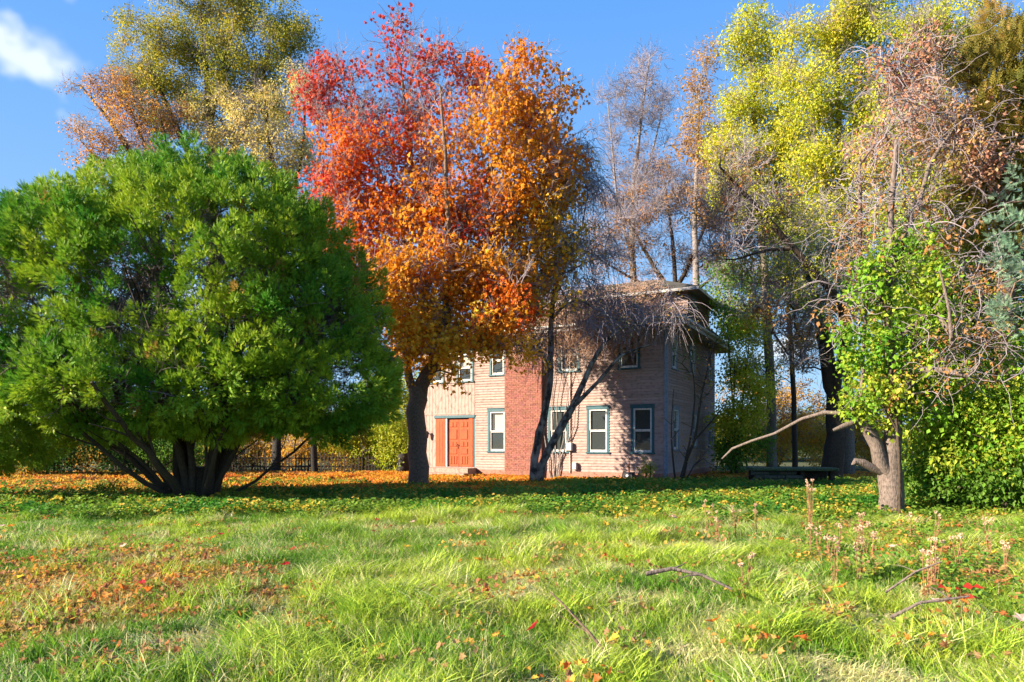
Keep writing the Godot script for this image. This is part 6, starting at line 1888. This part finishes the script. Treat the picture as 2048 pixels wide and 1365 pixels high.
	plant({"name": "dark_bush", "label": "broad mixed bush at the fence's left end", "category": "shrub", "group": "", "base": Vector3(-22.52, 0, -36), "leaf": "oval", "spacing": 0.8, "bark": "bark_dark", "twig": "none", "seed": 47, "leafscale": 1.3,
		"stems": [[Vector4(-0.18, -0.158, 0, 0.05), Vector4(-0.749, 0.497, 0, 0.035), Vector4(-1.319, 0.993, 0, 0.02)],
			[Vector4(-0.06, -0.158, 0, 0.05), Vector4(0.234, 0.563, 0, 0.035), Vector4(0.527, 1.125, 0, 0.02)],
			[Vector4(0.06, -0.158, 0, 0.05), Vector4(-1.421, 0.563, 0, 0.035), Vector4(-2.901, 1.125, 0, 0.02)],
			[Vector4(0.18, -0.158, 0, 0.05), Vector4(1.145, 0.497, 0, 0.035), Vector4(2.11, 0.993, 0, 0.02)]],
		"blobs": [[Vector3(-1.32, 0.99, 0), Vector3(1.58, 1.19, 1.38), "greenleaf", 3],
			[Vector3(0.53, 1.13, 0), Vector3(1.58, 1.32, 1.45), "amber_gold", 2.6],
			[Vector3(-2.9, 1.13, 0), Vector3(1.58, 1.32, 1.45), "amber_gold", 2.6],
			[Vector3(2.11, 0.99, 0), Vector3(1.58, 1.19, 1.38), "dark_green", 3],
			[Vector3(-5.01, 1.13, 0), Vector3(1.58, 1.45, 1.52), "greenleaf", 3]]})
	plant({"name": "dark_bush", "label": "olive bush at the fence behind the yew's middle stems", "category": "shrub", "group": "", "base": Vector3(-16.46, 0, -36), "leaf": "oval", "spacing": 0.8, "bark": "bark_dark", "twig": "none", "seed": 48, "leafscale": 1.3,
		"stems": [[Vector4(-0.18, -0.158, 0, 0.05), Vector4(-0.881, 0.497, 0, 0.035), Vector4(-1.582, 0.993, 0, 0.02)],
			[Vector4(-0.06, -0.158, 0, 0.05), Vector4(0.102, 0.563, 0, 0.035), Vector4(0.264, 1.125, 0, 0.02)],
			[Vector4(0.06, -0.158, 0, 0.05), Vector4(0.821, 0.497, 0, 0.035), Vector4(1.582, 0.993, 0, 0.02)],
			[Vector4(0.18, -0.158, 0, 0.05), Vector4(-0.701, 0.497, 0, 0.035), Vector4(-1.582, 0.993, 0, 0.02)]],
		"blobs": [[Vector3(-1.58, 0.99, 0), Vector3(1.58, 1.19, 1.38), "greenleaf", 3],
			[Vector3(0.26, 1.13, 0), Vector3(1.58, 1.32, 1.45), "olive", 5.2],
			[Vector3(1.58, 0.99, 0), Vector3(1.32, 1.19, 1.25), "dark_green", 3]]})
	plant({"name": "corner_shrub", "label": "half-bare multi-stemmed shrub at the house corner", "category": "shrub", "group": "", "base": Vector3(6.06, 0, -24.6), "leaf": "birchleaf", "spacing": 0.45, "bark": "bark_dark", "twig": "none", "seed": 43,
		"stems": [[Vector4(0.04, -0.02, 0, 0.07), Vector4(0.22, 0.92, 0.1, 0.06), Vector4(0.5, 1.64, 0.1, 0.05), Vector4(0.72, 3.08, 0.1, 0.035), Vector4(1.17, 5.06, 0.1, 0.02)], [Vector4(0.5, 1.64, 0.1, 0.04), Vector4(0.99, 2.18, 0.2, 0.03), Vector4(1.53, 2.9, 0.3, 0.015)], [Vector4(-0.14, 0.01, 0, 0.045), Vector4(-0.32, 1.1, 0.2, 0.035), Vector4(-0.36, 2.18, 0.2, 0.02), Vector4(-0.27, 3.44, 0.2, 0.012)], [Vector4(-0.07, 0.01, 0.1, 0.05), Vector4(0.29, 1.64, 0.3, 0.035), Vector4(0.45, 3.44, 0.3, 0.025), Vector4(0.18, 5.06, 0.3, 0.012)], [Vector4(0.11, 0.01, 0.1, 0.03), Vector4(0.43, 0.73, 0.3, 0.025), Vector4(0.9, 1.28, 0.4, 0.012)]],
		"blobs": [[Vector3(0.72, 3.8, 0), Vector3(0.72, 0.9, 0.81), "sparse", 0.15],
			[Vector3(0.18, 4.52, 0), Vector3(0.63, 0.72, 0.68), "greenleaf", 0.27],
			[Vector3(1.17, 4.88, 0), Vector3(0.63, 0.9, 0.77), "sparse", 0.12],
			[Vector3(0.45, 1.28, 0), Vector3(0.63, 0.54, 0.59), "tan", 0.42],
			[Vector3(-0.27, 2.18, 0), Vector3(0.36, 0.54, 0.45), "sparse", 0.09],
			[Vector3(0.9, 0.64, 0), Vector3(0.54, 0.36, 0.45), "tan", 0.6]]})
	plant({"name": "small_shrub", "label": "small lime shrub beside the gas meter", "category": "shrub", "group": "", "base": Vector3(5.04, 0, -25.3), "leaf": "oval", "spacing": 0.16, "bark": "bark_dark", "twig": "none", "seed": 44, "leafscale": 0.55,
		"stems": [[Vector4(-0.06, -0.111, 0, 0.05), Vector4(-0.067, 0.262, 0, 0.035), Vector4(-0.074, 0.525, 0, 0.02)],
			[Vector4(0.06, -0.111, 0, 0.05), Vector4(0.086, 0.337, 0, 0.035), Vector4(0.111, 0.673, 0, 0.02)]],
		"blobs": [[Vector3(-0.07, 0.52, 0), Vector3(0.22, 0.26, 0.24), "lime", 3],
			[Vector3(0.11, 0.67, 0), Vector3(0.17, 0.17, 0.17), "lime", 3]]})
	plant({"name": "small_shrub", "label": "low dark green mound in the grass left of the yew stems", "category": "shrub", "group": "", "base": Vector3(-11.56, 0, -19.5), "leaf": "oval", "spacing": 0.2, "bark": "bark_dark", "twig": "none", "seed": 45, "leafscale": 0.6,
		"stems": [[Vector4(-0.06, -0.086, 0, 0.05), Vector4(-0.03, 0.114, 0, 0.035), Vector4(0, 0.229, 0, 0.02)],
			[Vector4(0.06, -0.086, 0, 0.05), Vector4(-0.041, 0.064, 0, 0.035), Vector4(-0.143, 0.129, 0, 0.02)]],
		"blobs": [[Vector3(0, 0.23, 0), Vector3(0.29, 0.2, 0.24), "greenleaf", 4],
			[Vector3(-0.14, 0.13, 0), Vector3(0.21, 0.13, 0.17), "greenleaf", 4]]})
	plant({"name": "small_shrub", "label": "leafy sapling growing against the yew's stems", "category": "shrub", "group": "", "base": Vector3(-8.71, 0, -18.6), "leaf": "oval", "spacing": 0.22, "bark": "bark_dark", "twig": "none", "seed": 46, "leafscale": 0.6,
		"stems": [[Vector4(-0.06, -0.082, 0, 0.05), Vector4(-0.064, 0.269, 0, 0.035), Vector4(-0.068, 0.537, 0, 0.02)],
			[Vector4(0.06, -0.082, 0, 0.05), Vector4(0.098, 0.098, 0, 0.035), Vector4(0.136, 0.196, 0, 0.02)]],
		"blobs": [[Vector3(-0.07, 0.54, 0), Vector3(0.27, 0.34, 0.31), "lime", 3],
			[Vector3(0.14, 0.2, 0), Vector3(0.3, 0.2, 0.25), "lime", 3],
			[Vector3(-0.14, 0.95, 0), Vector3(0.19, 0.22, 0.2), "lime", 2]]})
	plant({"name": "blue_spruce_tree", "label": "blue-green spruce boughs reaching in over the right thicket", "category": "tree", "group": "", "base": Vector3(8.99, 0, -11), "leaf": "needle", "spacing": 0.3, "bark": "bark_brown", "twig": "none", "seed": 50, "leafscale": 0.8,
		"stems": [[Vector4(0, 0.568, 0, 0.2), Vector4(0, 3.067, 0, 0.17), Vector4(0, 5.484, 0, 0.12), Vector4(0, 7.499, 0, 0.06)]],
		"blobs": [[Vector3(-0.77, 5.56, 0), Vector3(0.23, 0.23, 0.23), "spruce", 3],
			[Vector3(-0.6, 4.84, 0), Vector3(0.36, 0.26, 0.31), "spruce", 3],
			[Vector3(-0.81, 4.11, 0), Vector3(0.24, 0.23, 0.23), "spruce", 3],
			[Vector3(-0.68, 3.47, 0), Vector3(0.31, 0.23, 0.27), "spruce", 3],
			[Vector3(0.08, 4.68, 0), Vector3(0.48, 1.77, 1.13), "spruce", 3],
			[Vector3(-0.97, 3.71, 0), Vector3(0.2, 0.16, 0.18), "spruce", 4]]})
	plant({"name": "climbing_vine", "label": "green climbing vine smothering the fork of the gnarled trunk", "category": "vine", "group": "", "base": Vector3(8.07, 0, -14.2), "leaf": "ivy", "spacing": 0.4, "bark": "bark_dark", "twig": "none", "seed": 51,
		"stems": [[Vector4(-0.171, -0.009, 0.3, 0.03), Vector4(-0.199, 0.91, 0.35, 0.03), Vector4(-0.193, 1.825, 0.25, 0.03), Vector4(-0.268, 2.851, 0.2, 0.03), Vector4(-0.37, 4.082, 0.2, 0.02)],
			[Vector4(-0.193, 1.825, 0.25, 0.02), Vector4(-0.524, 2.441, 0.2, 0.02), Vector4(-0.78, 3.067, 0.1, 0.015)]],
		"blobs": [[Vector3(-0.36, 4.53, 0), Vector3(0.62, 0.62, 0.62), "vine_green", 2.08],
			[Vector3(-0.57, 3.6, 0), Vector3(0.73, 0.62, 0.68), "vine_green", 2.86],
			[Vector3(0, 2.87, 0), Vector3(0.73, 0.62, 0.68), "vine_green", 3.12],
			[Vector3(-0.68, 2.45, 0), Vector3(0.52, 0.47, 0.49), "vine_green", 2.86],
			[Vector3(0.42, 3.7, 0), Vector3(0.62, 0.73, 0.68), "vine_green", 2.6],
			[Vector3(-0.26, 1.93, 0), Vector3(0.36, 0.31, 0.34), "vine_green", 2.08],
			[Vector3(-0.83, 4.85, 0), Vector3(0.47, 0.62, 0.55), "vine_green", 1.3],
			[Vector3(0, 5.57, 0), Vector3(0.62, 0.62, 0.62), "vine_green", 1.3],
			[Vector3(0.52, 2.45, 0), Vector3(0.52, 0.52, 0.52), "vine_green", 2.86],
			[Vector3(0.83, 4.74, 0), Vector3(0.62, 0.62, 0.62), "vine_green", 1.56]]})
	house_vine()
	picket_fence()
	bare_trunk("bare_tree", "slim dark trunk standing at the picket fence", "tree", Vector3(-9.3, 0, -32.2), 4.2, 0.16, Vector3(-0.15, 0, 0), 71)
	bare_trunk("bare_tree", "thicker dark trunk behind the fence under the yew's right edge", "tree", Vector3(-11.4, 0, -33.0), 4.0, 0.22, Vector3(0.1, 0, 0), 72)
	bare_trunk("tree_stump", "cut dark stump between the fence and the maple", "stump", Vector3(-5.2, 0, -32.5), 1.0, 0.36, Vector3(0.02, 0, 0), 73)
	low_wall()
	gas_meter()
	drain_pipe()
	far_wood()
	grass()
	carpets()
	single_leaves()
	stick("pale bent branch lying across the long grass", [Vector3(1.25, 0.36, -6.35), Vector3(1.5, 0.4, -6.4), Vector3(1.75, 0.36, -6.3), Vector3(2.0, 0.25, -6.2)], 0.022, 81)
	stick("thin forked twig propped in the weeds near the red-leaved plant", [Vector3(3.0, 0.2, -5.4), Vector3(3.2, 0.33, -5.35), Vector3(3.4, 0.37, -5.3), Vector3(3.55, 0.39, -5.3)], 0.016, 82)
	stick("slim grey twig sloping up behind the forked twig", [Vector3(3.45, 0.2, -6.3), Vector3(3.7, 0.4, -6.25), Vector3(3.9, 0.5, -6.2)], 0.013, 83)
	stick("dark dead stem sprawling at the lawn's near edge", [Vector3(0.75, 0.02, -4.6), Vector3(0.55, 0.25, -4.75), Vector3(0.4, 0.4, -4.85), Vector3(0.28, 0.5, -4.95)], 0.012, 84, "bark_brown")
	dry_flower("tall dried wildflower with a cluster of pale fluffy heads at the lawn edge", Vector3(5.25, 0, -12.0), 1.0, 9, 91, "")
	var g := RandomNumberGenerator.new()
	g.seed = 95
	for k in 26:
		var p := Vector3(g.randf_range(3.0, 7.4), 0, g.randf_range(-11.5, -6.6))
		dry_flower("short brown dried wildflower among the weeds right of the lawn", p, g.randf_range(0.4, 0.65), 4, 300 + k, "dried wildflowers among the weeds")
	red_seedling()
	dry_flower("small dried flower stalk bent beside the pale fallen branch", Vector3(2.25, 0, -6.6), 0.5, 4, 97, "")
